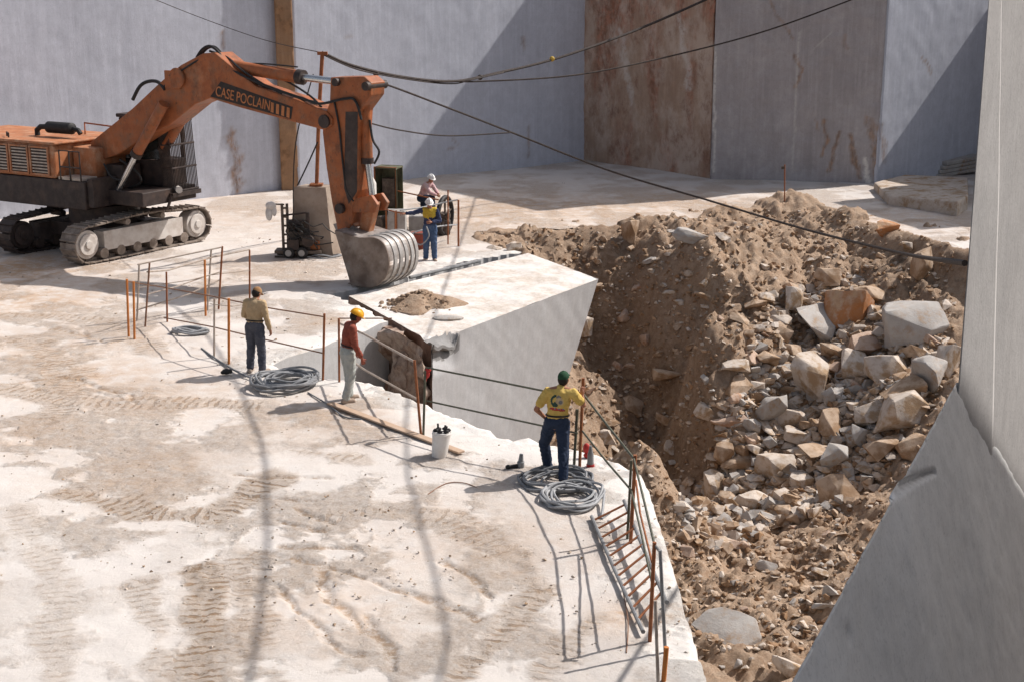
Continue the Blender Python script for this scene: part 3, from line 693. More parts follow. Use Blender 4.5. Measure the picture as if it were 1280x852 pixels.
BIG = [  # px, py centre, w, h, kind, label, seed, flat, roll
    (1057, 392, 56, 66, 'orange', 'big orange stained boulder high on the rubble heap', 1, 1.), (1016, 405, 48, 74, 'grey', 'tall flat grey slab leaning beside the orange stained boulder', 2, .8),
    (1135, 408, 72, 64, 'grey', 'big dark grey angular boulder nearest the upper right of the rubble heap', 3, 1.), (1011, 478, 42, 66, 'pale', 'tall pale upright boulder standing alone in the middle of the rubble', 4, 1.),
    (984, 381, 32, 38, 'pale', 'pale slanting rock just above the tall grey slab', 5, .7), (1080, 434, 56, 30, 'pink', 'pinkish flat boulder directly below the orange stained boulder', 6, .7),
    (1069, 459, 42, 40, 'pale', 'pale squarish boulder below the pinkish flat one', 7, 1.), (1105, 468, 62, 44, 'pale', 'pale white topped boulder between two grey ones on the heap', 8, .9),
    (1159, 476, 48, 52, 'grey', 'dark grey boulder leaning against the pillar side of the heap', 9, 1.), (1118, 519, 64, 52, 'pale', 'large boulder with a bright white top facet low beside the pillar', 10, 1.),
    (1184, 456, 28, 46, 'pale', 'white chunky rock touching the edge of the pillar', 11, 1.), (1075, 550, 34, 38, 'grey', 'small dark grey angular rock below the white topped boulder', 12, 1.),
    (1044, 532, 46, 36, 'tan', 'rounded tan boulder left of the small dark grey rock', 13, 1.), (969, 586, 58, 36, 'pale', 'wide pale boulder at the lower left of the rubble heap', 14, .8),
    (1017, 577, 50, 42, 'tan', 'blocky tan boulder right of the wide pale one', 15, 1.), (1050, 616, 54, 42, 'tan', 'brown rounded boulder at the foot of the rubble heap', 16, 1.),
    (963, 511, 38, 44, 'grey', 'grey wedge shaped rock on the left flank of the heap', 17, .9), (836, 471, 40, 26, 'tan', 'tan boulder half buried in the dark dirt slope', 18, .8),
    (863, 298, 42, 20, 'grey', 'flat grey rock near the top rim of the dirt slope', 19, .6), (1155, 336, 32, 42, 'tan', 'tan upright rock high in the dirt bank by the pillar', 20, 1.),
    (1106, 288, 38, 22, 'orange', 'small orange rock just under the upper track', 21, .7), (905, 792, 76, 56, 'grey', 'large flat grey slab half buried in the lowest dirt', 22, .45),
    (874, 657, 44, 20, 'tan', 'long tan slab of rock at the bottom edge of the pit', 23, .5), (940, 628, 38, 28, 'pale', 'pale rock alone below the wide pale boulder', 24, 1.),
    (787, 291, 20, 34, 'tan', 'narrow tan rock sticking out of the rim spur', 25, 1.), (985, 832, 36, 48, 'pale', 'pale rock at the very bottom by the grey ledge', 26, 1.),
    (733, 412, 18, 30, 'pale', 'pale rock squeezed beside the huge block edge', 27, 1.), (882, 516, 26, 22, 'pale', 'small pale rock at the lip of the dark hollow', 28, .8),
    (618, 317, 22, 16, 'pale', 'white rock lying behind the huge block near the pipe end', 29, .8), (643, 312, 20, 15, 'pale', 'white rock behind the huge block, farther from the pipe', 30, .8),
    (1100, 562, 44, 32, 'tan', 'tan boulder beside the small dark grey rock', 31, .8), (1128, 494, 56, 44, 'tan', 'tan boulder wedged above the bright white topped one', 32, .9), (890, 612, 28, 42, 'pale', 'pale upright flake at the bottom of the dark hollow', 33, 1.),
    (985, 530, 38, 32, 'pale', 'pale rock under the tall upright boulder', 34, .9), (1040, 575, 34, 36, 'grey', 'grey rock between the two tan boulders low on the heap', 35, 1.), (790, 620, 30, 22, 'pale', 'pale rock close to the platform edge behind the railing', 36, .8), (905, 570, 30, 30, 'tan', 'tan rock on the shaded flank left of the heap', 37, 1.),
    (1140, 560, 40, 32, 'tan', 'tan boulder low against the grey ledge', 38, .9), (1000, 605, 34, 26, 'pale', 'flat pale rock beneath the blocky tan boulder', 39, .7), (920, 460, 34, 20, 'pale', 'thin pale slab on the left slope of the rubble', 40, .5), (840, 560, 20, 18, 'pale', 'small pale rock inside the dark hollow', 41, .9), (760, 548, 26, 20, 'pale', 'pale rock on the lit brown heap behind the man in yellow', 42, .8),
    (790, 510, 36, 30, 'tan', 'tan clod at the crest of the lit brown heap', 43, .9), (1035, 350, 34, 26, 'tan', 'tan rock above the orange stained boulder', 44, .8), (1085, 520, 36, 34, 'pale', 'pale boulder left of the bright white topped one', 45, .9), (960, 455, 32, 28, 'tan', 'tan rock left of the tall pale upright boulder', 46, .9)]
occ = []
for (px, py, w_, h_, k, lb, sd, fl) in BIG:
    p = hit(px, py + h_ * .12) or G(px, py)
    dep = p.y * math.cos(TH) - (p.z - CH) * math.sin(TH); m = dep / F
    me = rock_mesh(100 + sd, RM[k], 1., 10 + sd % 5, 2)
    sx = w_ * m * 1.2; sz = h_ * m * 1.22
    put_rock(me, p + Vector((0, -.1 * sz, .2 * sz)), (sx, (sx + sz) * .5, sz), lb, None, rot=(random.uniform(-.25, .25), random.uniform(-.2, .2), random.uniform(-.4, .4)))
    occ.append((px, py, max(w_, h_) * .4))
base_rocks = {k: [rock_mesh(300 + i * 7 + j * 31, RM[k], random.choice((.6, .8, 1.)), 11 + i % 4, 2) for i in range(5)] for j, k in enumerate(('pale', 'grey', 'tan', 'pink'))}
heap2 = [(845, 600), (960, 605), (1010, 650), (900, 690), (850, 670)]
KL = dict(pale='pale broken rock, one of many strewn over the rubble slope', grey='grey broken rock, one of several strewn over the rubble slope', tan='tan broken rock, one of many strewn over the rubble slope', pink='pinkish broken rock, one of several strewn over the rubble slope')
heap = [(955, 370), (1050, 340), (1195, 430), (1100, 610), (1010, 650), (880, 620), (905, 500)]
npl = 0; tries = 0
def scatter_one(px, py, spx):
    p = hit(px, py)
    if p is None: return None
    dep = p.y * math.cos(TH) - (p.z - CH) * math.sin(TH); return p, spx * dep / F
while npl < 252 and tries < 9000:
    tries += 1
    if random.random() < .8:
        px, py = random.uniform(870, 1195), random.uniform(340, 660)
        if not inpoly(np.array([px]), np.array([py]), heap)[0]: continue
        s_ = random.choice((14, 17, 20, 23, 26, 30, 34, 40))
    elif random.random() < .5:
        px, py = random.uniform(845, 1060), random.uniform(640, 845)
        if px > 1185 - (py - 478) * .536: continue
        s_ = random.choice((8, 9, 11, 13, 18))
    else:
        px, py = random.uniform(735, 1190), random.uniform(275, 620); s_ = random.choice((9, 11, 13, 16, 20))
    if any(math.hypot(px - a, py - c) < r_ + s_ * .24 for a, c, r_ in occ): continue
    h = scatter_one(px, py, s_)
    if not h: continue
    if h[0].y < 24 and h[0].x < 2.6: continue
    k = random.choices(('pale', 'grey', 'tan', 'pink'), (5, 2, 5, 1))[0]; me = random.choice(base_rocks[k]); s2 = h[1] * random.uniform(1., 1.3)
    put_rock(me, h[0] + Vector((0, 0, .14 * s2)), (s2 * random.uniform(1, 1.5), s2, s2 * random.uniform(.7, 1.)), KL[k], 'broken ' + k + ' rocks on the rubble slope', 'broken_rock', cat='rock')
    occ.append((px, py, s_ * .27)); npl += 1
# gravel: too many to count
def gravel(name, mat, spots, seed, label=None):
    rs = random.Random(seed); mb = MB(); protos = []
    for i in range(8):
        bm = bmesh.new()
        for _ in range(9):
            v = Vector((rs.gauss(0, 1), rs.gauss(0, 1), rs.gauss(0, 1))).normalized(); bm.verts.new(v * .5)
        h = bmesh.ops.convex_hull(bm, input=bm.verts); bm.verts.ensure_lookup_table(); bm.verts.index_update()
        protos.append(([v.co.copy() for v in bm.verts], [tuple(v.index for v in f.verts) for f in bm.faces])); bm.free()
    for p, s_ in spots:
        pv_, pf_ = rs.choice(protos); M = Matrix.Rotation(rs.uniform(0, 6.28), 3, 'Z') @ Matrix.Rotation(rs.uniform(-.6, .6), 3, 'X') @ Matrix.Diagonal((s_ * rs.uniform(.8, 1.4), s_, s_ * rs.uniform(.5, .9)))
        mb.add([p + M @ v for v in pv_], pf_)
    o = mb.build(name, mat, smooth=False); tag(o, label, 'gravel' if label else None, kind='stuff'); return o
sp_ = []; hs_ = []
for _ in range(2600):
    px, py = (random.uniform(880, 1195), random.uniform(350, 650)) if random.random() < .8 else (random.uniform(840, 1000), random.uniform(590, 690))
    a_ = (np.array([px]), np.array([py]))
    if not (inpoly(*a_, heap)[0] or inpoly(*a_, heap2)[0]): continue
    p = hit(px, py, 24)
    if p is None or (p.y < 23 and p.x < 2.4): continue
    z_ = random.choice((.14, .18, .22, .28, .34, .4, .5)); hs_.append((p + Vector((0, 0, .12 * z_)), z_))
for _ in range(9000):
    px, py = random.uniform(600, 1195), random.uniform(262, 850)
    if py > 480 and px > 1195 - (py - 478) * .536: continue
    if inpoly(np.array([px]), np.array([py]), heap)[0] and random.random() < .1: continue
    p = hit(px, py, 24)
    if p is None or (p.y < 23 and p.x < 2.4): continue
    if inpoly(np.array([p.x]), np.array([p.y]), GP)[0] and p.z < -.02: continue
    hp_ = inpoly(np.array([px]), np.array([py]), heap)[0] or inpoly(np.array([px]), np.array([py]), heap2)[0]
    sp_.append((p + Vector((0, 0, .02)), random.choice((.1, .14, .18, .22, .26, .3)) if hp_ and random.random() < .75 else random.choice((.05, .06, .08, .1, .13, .16, .2))))
gravel('rubble', RM['pale'], hs_[::2], 13, 'pale broken stones filling the rubble heap between the boulders'); gravel('rubble', RM['tan'], hs_[1::3], 14, 'tan broken stones filling the rubble heap between the boulders'); gravel('rubble', RM['grey'], hs_[3::6], 15, 'grey broken stones filling the rubble heap between the boulders')
gravel('rubble', RM['tan'], sp_[::2], 3, 'loose tan stones and clods scattered over the pit slope'); gravel('rubble', RM['pale'], sp_[1::4], 4, 'loose pale stones scattered over the pit slope'); gravel('rubble', paint('dirt_clod', (.3, .18, .1), (.22, .13, .07)), sp_[3::4], 6, 'brown dirt clods scattered over the pit slope')
sp_ = []
for _ in range(1500):
    px, py = random.uniform(0, 860), random.uniform(240, 850); p = G(px, py)
    if not inpoly(np.array([p.x]), np.array([p.y]), GP)[0]: continue
    sp_.append((p, random.choice((.02, .025, .03, .04, .055)) * (1 if p.y < 30 else 1.5)))
gravel('pebbles', RM['pale'], sp_, 5, 'small pale pebbles lying about the quarry floor')
# dirt heap on the block top
mb = MB(); cH = G(527, 382, .0); rs = random.Random(4); NR, NA = 16, 36
for j in range(NR + 1):
    for i in range(NA):
        q_ = 2 * math.pi * i / NA; r_ = j / NR * (1 + .25 * math.sin(q_ * 3 + 1) + .12 * math.sin(q_ * 7)); xx = .88 * r_ * math.cos(q_); yy = .85 * r_ * math.sin(q_)
        zz = .36 * max(0, 1 - (j / NR) ** 1.3) + float(fbm(np.array([xx + 30]), np.array([yy]), 4, 3)[0]) * .16 * (1 - j / NR) - (.06 if j == NR else 0); mb.v.append(cH + Vector((xx, yy, zz)))
for j in range(NR):
    for i in range(NA): mb.f.append((j * NA + i, j * NA + (i + 1) % NA, (j + 1) * NA + (i + 1) % NA, (j + 1) * NA + i)); mb.mi.append(0)
for _ in range(150):
    q_ = rs.uniform(0, 6.28); r_ = rs.uniform(0, 1.15); s_ = rs.choice((.05, .07, .09, .13)); p = cH + Vector((.88 * r_ * math.cos(q_), .85 * r_ * math.sin(q_), max(0, .33 * (1 - r_ ** 1.3)) + .02)); M = Matrix.Rotation(rs.uniform(0, 6), 3, 'Z')
    mb.ell(p, (s_ * .6, s_ * .45, s_ * .4), M, 6, 4)
tag(mb.build('dirt_heap', pm.materials[0], angle=25), 'low heap of brown dirt on top of the huge marble block', 'dirt heap')
mb = MB(); p0 = G(560, 398, .02); mb.ell(p0, (.38, .2, .07), None, 10, 5); tag(mb.build('flat_stone', RM['grey'], angle=20), 'flat grey stone in front of the dirt heap on the block', 'stone')

# ------------------------------------------------------------------ excavator
ORANGE = paint('orange_paint', (.36, .112, .04), (.26, .08, .03), 3, .5, dirt=(.20, .115, .07), damt=.7)
def grime(m, amt=1.):
    t = m.node_tree; bs = t.nodes['Principled BSDF']; src = bs.inputs['Base Color'].links[0].from_socket; co = t.nodes.new('ShaderNodeTexCoord').outputs['Object']; last = src
    for sc_, lo, hi, a, c, st in ((2.2, .52, .66, .6, (.085, .045, .028), (1, 1, .5)), (11, .58, .68, .7, (.06, .04, .03), (1, 1, .6)), (1.1, .55, .75, .4, (.52, .27, .15), (1, 1, 1))):
        mp = t.nodes.new('ShaderNodeMapping'); mp.inputs['Scale'].default_value = st; t.links.new(co, mp.inputs[0]); n_ = t.nodes.new('ShaderNodeTexNoise'); n_.inputs['Scale'].default_value = sc_; n_.inputs['Detail'].default_value = 9; n_.inputs['Roughness'].default_value = .72; t.links.new(mp.outputs[0], n_.inputs['Vector'])
        r_ = t.nodes.new('ShaderNodeMapRange'); r_.inputs[1].default_value = lo; r_.inputs[2].default_value = hi; r_.inputs[4].default_value = a * amt; t.links.new(n_.outputs['Fac'], r_.inputs[0])
        x_ = t.nodes.new('ShaderNodeMix'); x_.data_type = 'RGBA'; t.links.new(r_.outputs[0], x_.inputs[0]); t.links.new(last, x_.inputs[6]); x_.inputs[7].default_value = (*c, 1); last = x_.outputs[2]
    t.links.new(last, bs.inputs['Base Color'])
grime(ORANGE, 1.15)
ORANGE2 = paint('faded_orange_paint', (.42, .165, .075), (.33, .12, .05), 3, .6, dirt=(.5, .36, .25), damt=.6)
grime(ORANGE2, .7)
DARK = paint('oily_black_metal', (.035, .026, .024), (.06, .045, .04), 4, .55, dirt=(.12, .075, .055), damt=.5)
RUBBER = paint('black_rubber', (.03, .028, .028), rough=.6)
STEEL = paint('bright_steel_rod', (.6, .6, .6), (.5, .5, .5), 5, .25, .9)
BUCKM = paint('worn_bucket_steel', (.30, .27, .25), (.17, .125, .1), 2.2, .5, .25, dirt=(.42, .39, .37), damt=.7)
BUCKS = paint('brown_bucket_side', (.25, .195, .16), (.13, .095, .075), 2., .6, .2, dirt=(.33, .29, .26), damt=.6)
BUCKL = paint('pale_worn_steel', (.40, .385, .37), (.28, .26, .245), 3, .5, .3)
DUSTW = paint('white_dusty_steel', (.58, .54, .50), (.46, .41, .37), 3, .85, dirt=(.3, .22, .17), damt=.4)
TRACKM = paint('dusty_track_steel', (.27, .22, .185), (.16, .125, .1), 4, .75, .2, dirt=(.45, .39, .34), damt=.6)
S = Vector((-11.85, 41.0, 0)); aU = R(-30.5); U_ = Vector((math.cos(aU), math.sin(aU), 0)); Rv = Vector((U_.y, -U_.x, 0)); UP = Vector((0, 0, 1))
if Rv.y > 0: Rv = -Rv
def L3(u, v, z_): return S + U_ * u + Rv * v + UP * z_
def EV(px, py, v):
    p = PL(px, py, S + Rv * v, Rv); return (p - S).dot(U_), p.z
XM = Matrix((U_, Rv, UP)).transposed()
def side(mb, pts, vref, v0, v1):
    q_ = [EV(px, py, vref) for px, py in pts]; mb.prism([L3(u, v0, z_) for u, z_ in q_], [L3(u, v1, z_) for u, z_ in q_]); return q_
def ebox(mb, u0, u1, v0, v1, z0, z1): mb.box(L3((u0 + u1) / 2, (v0 + v1) / 2, (z0 + z1) / 2), (u1 - u0, abs(v1 - v0), z1 - z0), XM); return mb
ex = thing('excavator', 'large worn orange crawler excavator with its bucket resting by the marble block', 'excavator', S)
BO = [(113, 178), (118, 174), (165, 136), (200, 103), (225, 82), (253, 67), (268, 66), (280, 76), (320, 108), (372, 125), (407, 139), (415, 148), (415, 157), (405, 163), (360, 151), (300, 135), (262, 123), (243, 131), (211, 157), (190, 166), (148, 193), (122, 202), (113, 195)]
mb = MB(); side(mb, BO, .36, -.36, .36); boom = mb.build('boom', ORANGE, ex, smooth=False, bevel=.03)
# black name panel with lettering on the boom
def flat_panel(mb, pts, v, th=.006):
    q_ = [EV(px, py, v) for px, py in pts]; mb.prism([L3(u, v, z_) for u, z_ in q_], [L3(u, v + th, z_) for u, z_ in q_])
BLACKP = paint('black_decal', (.03, .022, .02), (.045, .035, .03), rough=.6)
mb = MB(); flat_panel(mb, [(276, 102), (366, 134), (364, 149), (263, 121)], .362); pan = mb.build('name_panel', BLACKP, boom, smooth=False)
LET = paint('lettering_orange', (.50, .19, .075), rough=.6)
mb = MB()
for k in range(4):
    a = (339 + k * 6.6); yb = 127 + (a - 336) * .32
    flat_panel(mb, [(a, yb), (a + 3.4, yb + 1.1), (a + 3, yb + 13.4), (a - .6, yb + 12.2)], .372)
mb.build('stripe_mark', LET, boom, smooth=False)
cu = bpy.data.curves.new('lettering', 'FONT'); cu.body = 'CASE POCLAIN'; cu.size = 1; cu.offset = .004; cu.extrude = .004
to = bpy.data.objects.new('lettering', cu); C.objects.link(to); bpy.context.view_layer.update()
tme = bpy.data.meshes.new_from_object(to.evaluated_get(bpy.context.evaluated_depsgraph_get())); bpy.data.objects.remove(to)
A0 = EV(269, 119.5, .37); A1 = EV(337, 138.5, .37); A2 = EV(272, 108.5, .37)
pA_ = L3(A0[0], .374, A0[1]); xA = L3(A1[0], .374, A1[1]) - pA_; hA = xA.normalized().cross(Rv); hA = hA if hA.z > 0 else -hA
wT = max(v.co.x for v in tme.vertices); hT = .72; sx = xA.length / wT; sy = .27 / hT
for v in tme.vertices:
    c = v.co.copy(); v.co = pA_ + xA.normalized() * c.x * sx + hA * (c.y * sy) + Rv * c.z - ROOTLOC[ex.name]
tob = bpy.data.objects.new('lettering', tme); C.objects.link(tob); tob.parent = boom; tme.materials.append(LET)
def ecyl(px0, px1, v, r, mb, n=14):
    a = L3(EV(*px0, v)[0], v, EV(*px0, v)[1]); b_ = L3(EV(*px1, v)[0], v, EV(*px1, v)[1]); mb.cyl(a, b_, r, n=n); return mb
# stick with its head
ST = [(413, 97), (455, 96), (464, 104), (463, 120), (449, 139), (447, 170), (447, 239), (440, 262), (441, 279), (434, 289), (422, 289), (415, 255), (408, 210), (403, 166), (404, 150), (412, 128)]
mb = MB(); side(mb, ST, .3, -.3, .3); stick = mb.build('stick', ORANGE, ex, smooth=False, bevel=.025)
for px, py, r in ((406, 152, .17), (458, 108, .11), (420, 103, .1), (425, 261, .13)):
    mb = MB(); u, z_ = EV(px, py, .36); mb.cyl(L3(u, -.42, z_), L3(u, .42, z_), r); mb.build('pivot_pin', DARK, stick)
mb = MB(); side(mb, [(432, 140), (447, 140), (446, 240), (436, 255), (430, 235)], .31, .301, .312); mb.build('wear_plate', DARK, stick, smooth=False)
def cylinder(name, a, b_, c, v, r, label=None):
    mb = MB(); ecyl(a, b_, v, r, mb); cy = mb.build(name, ORANGE, ex)
    mb = MB(); ecyl(b_, c, v, r * .55, mb); mb.build('piston_rod', STEEL, cy)
    mb = MB(); t_ = .06; d_ = ((b_[0] - a[0]) * t_, (b_[1] - a[1]) * t_); ecyl((b_[0] - d_[0], b_[1] - d_[1]), (b_[0] + d_[0] * .3, b_[1] + d_[1] * .3), v, r * 1.15, mb); mb.build('gland', DARK, cy); return cy
cylinder('stick_cylinder', (283, 82), (378, 97), (420, 102), .1, .17)
cylinder('boom_cylinder', (205, 130), (170, 194), (148, 238), .58, .15)
cylinder('boom_cylinder', (231, 143), (204, 188), (180, 234), -.58, .15)
cylinder('bucket_cylinder', (456, 112), (459, 203), (465, 244), .0, .15)
# bucket linkage
mb = MB(); side(mb, [(436, 250), (466, 244), (474, 256), (470, 266), (440, 265)], .2, -.28, -.16); side(mb, [(436, 250), (466, 244), (474, 256), (470, 266), (440, 265)], .2, .16, .28); mb.build('rocker_arm', ORANGE, ex, smooth=False, bevel=.02)
mb = MB(); side(mb, [(458, 252), (473, 253), (462, 298), (450, 296)], .0, -.12, .12); mb.build('link_arm', ORANGE2, ex, smooth=False, bevel=.02)
# bucket: curved shell, two side plates, ribs, teeth, ears
def crv(P, n_=5):
    Q = []
    for i in range(len(P) - 1):
        a = P[max(i - 1, 0)]; b_ = P[i]; c = P[i + 1]; d_ = P[min(i + 2, len(P) - 1)]
        for k in range(n_):
            t = k / n_; Q.append(tuple(.5 * (2 * b_[m] + (c[m] - a[m]) * t + (2 * a[m] - 5 * b_[m] + 4 * c[m] - d_[m]) * t * t + (3 * b_[m] - a[m] - 3 * c[m] + d_[m]) * t ** 3) for m in (0, 1)))
    return Q + [P[-1]]
BS = [(419, 288), (434, 292), (450, 297), (468, 297), (480, 304), (486, 318), (487, 334), (482, 348), (470, 358), (455, 363), (440, 367)]
bq = [EV(px, py, .75) for px, py in crv(BS, 4)]; bq = [(u, max(z_, .03)) for u, z_ in bq]
cu_ = sum(a[0] for a in bq) / len(bq); cz = sum(a[1] for a in bq) / len(bq)
mb = MB(); no = [(cu_ + (u - cu_) * .93, cz + (z_ - cz) * .93) for u, z_ in bq]
for i in range(len(bq) - 1):
    q4 = [bq[i], bq[i + 1], no[i + 1], no[i]]; mb.prism([L3(u, -.5, z_) for u, z_ in q4], [L3(u, .75, z_) for u, z_ in q4])
buck = mb.build('bucket', BUCKM, ex, angle=35, weld=True)
for v in (.75, -.53):
    mb = MB(); mb.prism([L3(u, v, z_) for u, z_ in bq], [L3(u, v + .04, z_) for u, z_ in bq]); mb.build('side_plate', BUCKS, buck, smooth=False, bevel=.012)
for v in (.5, .25, 0, -.25, -.45):
    mb = MB(); out = [(cu_ + (u - cu_) * 1.035, cz + (z_ - cz) * 1.035) for u, z_ in bq[9:37]]; inr = bq[9:37]
    for i in range(len(inr) - 1):
        q4 = [out[i], out[i + 1], inr[i + 1], inr[i]]; mb.prism([L3(u, v - .06, z_) for u, z_ in q4], [L3(u, v + .06, z_) for u, z_ in q4])
    mb.build('wear_strip', BUCKL, buck, angle=35, weld=True)
for v in (.62, .37, .12, -.13, -.38):
    mb = MB(); u, z_ = bq[-1]; mb.prism([L3(u + .1, v - .06, z_ + .05), L3(u + .1, v + .06, z_ + .05), L3(u + .1, v + .06, z_ - .02), L3(u + .1, v - .06, z_ - .02)], [L3(u - .2, v - .03, z_ + .02), L3(u - .2, v + .03, z_ + .02), L3(u - .2, v + .03, z_), L3(u - .2, v - .03, z_)]); mb.build('tooth', TRACKM, buck, smooth=False)
for v in (-.22, .22):
    mb = MB(); side(mb, [(418, 280), (432, 276), (452, 288), (478, 300), (450, 300), (424, 294)], .2, v - .04, v + .04); mb.build('ear', BUCKM, buck, smooth=False, bevel=.01)
# upper structure
mb = MB(); ebox(mb, -5.4, .75, -1.4, 1.38, 1.32, 2.12); ebox(mb, .7, 2.3, -1.4, .75, 1.45, 1.85); mb.build('deck', DARK, ex, smooth=False, bevel=.03)
mb = MB(); mb.cyl(L3(0, 0, .75), L3(0, 0, 1.33), 1.0, n=32); mb.build('slewing_ring', DARK, ex)
mb = MB(); ebox(mb, -5.4, -.42, -1.35, 1.34, 2.13, 3.08); hood = mb.build('engine_hood', ORANGE2, ex, smooth=False, bevel=.05)
mb = MB(); ebox(mb, -5.4, -.3, -1.38, 1.4, 3.083, 3.16); mb.build('hood_lid', ORANGE2, hood, smooth=False, bevel=.03)
mb = MB(); ebox(mb, -.38, .5, -.55, .7, 2.13, 2.98); mb.build('tank_cover', ORANGE2, ex, smooth=False, bevel=.05)
SLAT = paint('pale_grille_slat', (.5, .44, .38), (.36, .28, .22), rough=.6)
for k in range(5):
    u1 = -.62 - k * .83; gr = MB(); ebox(gr, u1 - .72, u1, 1.342, 1.352, 2.24, 2.98); go = gr.build('grille', DARK, hood, smooth=False)
    for j in range(8): sl_ = 2.29 + j * .09
    gs = MB()
    for j in range(8): ebox(gs, u1 - .67, u1 - .05, 1.353, 1.385, 2.28 + j * .088, 2.315 + j * .088)
    gs.build('slat', SLAT, go, smooth=False)
    gf = MB()
    for uu in (u1, u1 - .72): ebox(gf, uu - .03, uu + .03, 1.353, 1.4, 2.2, 3.02)
    ebox(gf, u1 - .69, u1 - .03, 1.353, 1.395, 2.2, 2.25); ebox(gf, u1 - .69, u1 - .03, 1.353, 1.395, 2.97, 3.02); gf.build('grille_frame', ORANGE2, go, smooth=False)
mb = MB(); mb.tube([L3(-2.2, .3, 3.15), L3(-2.2, .3, 3.32), L3(-2.05, .3, 3.42), L3(-1.75, .3, 3.44)], .08, 10); mb.tube([L3(-1.75, .3, 3.43), L3(-1.7, .3, 3.43), L3(-.75, .3, 3.43), L3(-.7, .3, 3.43)], [.08, .17, .17, .1], 16); mb.tube([L3(-.7, .3, 3.43), L3(-.5, .3, 3.4), L3(-.42, .3, 3.3)], .07, 8); mb.build('exhaust', RUBBER, ex)
def erail(name, pts, mat, r=.025, parent=None): mb = MB(); mb.tube([L3(*p) for p in pts], r, 6); return mb.build(name, mat, parent or ex)
erail('handrail', [(-1.2, -.6, 3.15), (-1.2, -.6, 3.5), (.6, -.6, 3.42), (.9, -.6, 3.1)], ORANGE)
erail('handrail', [(-.2, 1.35, 2.12), (-.2, 1.35, 2.95), (.6, 1.35, 2.95), (.6, 1.35, 2.12)], DARK)
erail('handrail', [(.2, 1.36, 2.12), (.2, 1.36, 2.95)], DARK); erail('handrail', [(-.2, 1.36, 2.5), (.6, 1.36, 2.5)], DARK)
erail('hood_bracket', [(-2.8, .9, 3.16), (-2.8, .9, 3.28), (-2.5, 1.1, 3.28), (-2.5, 1.1, 3.16)], DARK)
mb = MB(); ebox(mb, -.3, .6, .75, 1.34, 2.13, 2.2); mb.build('step_plate', SLAT, ex, smooth=False)
mb = MB(); ebox(mb, .76, 1.0, .4, 1.3, 1.4, 2.2); ebox(mb, .55, 1.2, -.35, .35, 1.86, 2.5); mb.build('boom_bracket', DARK, ex, smooth=False, bevel=.02)
# cab on the far side behind a guard of bars
mb = MB(); ebox(mb, .35, 1.95, -1.42, -.47, 1.86, 2.6); 
for (u, v) in ((.4, -.5), (1.9, -.5), (.4, -1.38), (1.9, -1.38)): ebox(mb, u - .05, u + .05, v - .05, v + .05, 2.6, 3.75)
cab = mb.build('cab', DARK, ex, smooth=False, bevel=.02)
mb = MB(); ebox(mb, .25, 2.1, -1.45, -.44, 3.752, 3.86); mb.build('cab_roof', DARK, cab, smooth=False, bevel=.03)
mb = MB(); ebox(mb, .5, 1.5, -1.3, -.6, 2.3, 3.4); mb.build('seat', RUBBER, cab, smooth=False, bevel=.06)
gl = NB('dark_cab_glass'); gl.b.inputs['Transmission Weight'].default_value = .6; MG = gl.done((.05, .06, .06), .1)
mb = MB(); ebox(mb, .46, 1.84, -.5, -.485, 2.62, 3.74); mb.build('window', MG, cab, smooth=False)
gdm = MB()
for k in range(17):
    v = -1.42 + k * .0605; gdm.tube([L3(2.36, v, 1.75), L3(2.22, v, 3.7)], .016, 5)
for k in range(9): gdm.tube([L3(1.95 + k * .045, -.45, 1.78), L3(1.9 + k * .035, -.45, 3.7)], .014, 5)
for z_ in (1.75, 2.4, 3.05, 3.7):
    uu = 2.36 - (z_ - 1.75) * .072; gdm.tube([L3(uu, -1.44, z_), L3(uu, -.45, z_)], .03, 6); gdm.tube([L3(uu, -.45, z_), L3(1.9, -.45, z_)], .03, 6)
gdm.build('cab_guard', DARK, cab)
mb = MB(); ebox(mb, 1.9, 2.45, -1.45, -.3, 1.6, 1.72); mb.tube([L3(2.4, -.3, 1.66), L3(2.3, -.2, 1.3), L3(1.7, -.2, 1.2)], .05, 6); mb.build('cab_step', DARK, cab, smooth=False)
mb = MB(); mb.tube([L3(2.35, -.6, 1.8), L3(2.5, -.5, 1.8)], .1, 10); mb.build('work_lamp', DUSTW, cab)
# hoses on boom and stick
def ehose(pts, r=.03, name='hose'):
    mb = MB(); P = [L3(EV(px, py, v)[0], v, EV(px, py, v)[1]) for px, py, v in pts]; Q = []
    for i in range(len(P) - 1):
        a = P[max(i - 1, 0)]; b_ = P[i]; c = P[i + 1]; d_ = P[min(i + 2, len(P) - 1)]
        for k in range(6):
            t = k / 6; Q.append(.5 * ((2 * b_) + (c - a) * t + (2 * a - 5 * b_ + 4 * c - d_) * t * t + (3 * b_ - a - 3 * c + d_) * t ** 3))
    Q.append(P[-1]); mb.tube(Q, r, 7); mb.build(name, RUBBER, ex)
ehose([(166, 125, .3), (175, 108, .3), (186, 102, .3), (198, 103, .3), (206, 112, .38)], .05); ehose([(246, 72, .2), (253, 62, .2), (262, 58, .2), (272, 64, .2), (280, 78, .2)], .04); ehose([(250, 70, .0), (260, 60, .0), (270, 60, .0), (282, 74, .0)], .04)
ehose([(285, 84, .3), (310, 98, .38), (345, 112, .38), (380, 124, .38), (400, 130, .4), (430, 124, .36), (444, 126, .36), (452, 150, .34)], .035); ehose([(288, 90, .2), (320, 104, .25), (360, 120, .2), (396, 128, .3)], .03); ehose([(290, 80, .1), (330, 80, .1), (372, 84, .1)], .02)
ehose([(462, 150, .05), (466, 175, .05), (474, 190, .05), (468, 205, .05)], .03); ehose([(397, 178, .3), (385, 205, .3), (372, 232, .3)], .02)
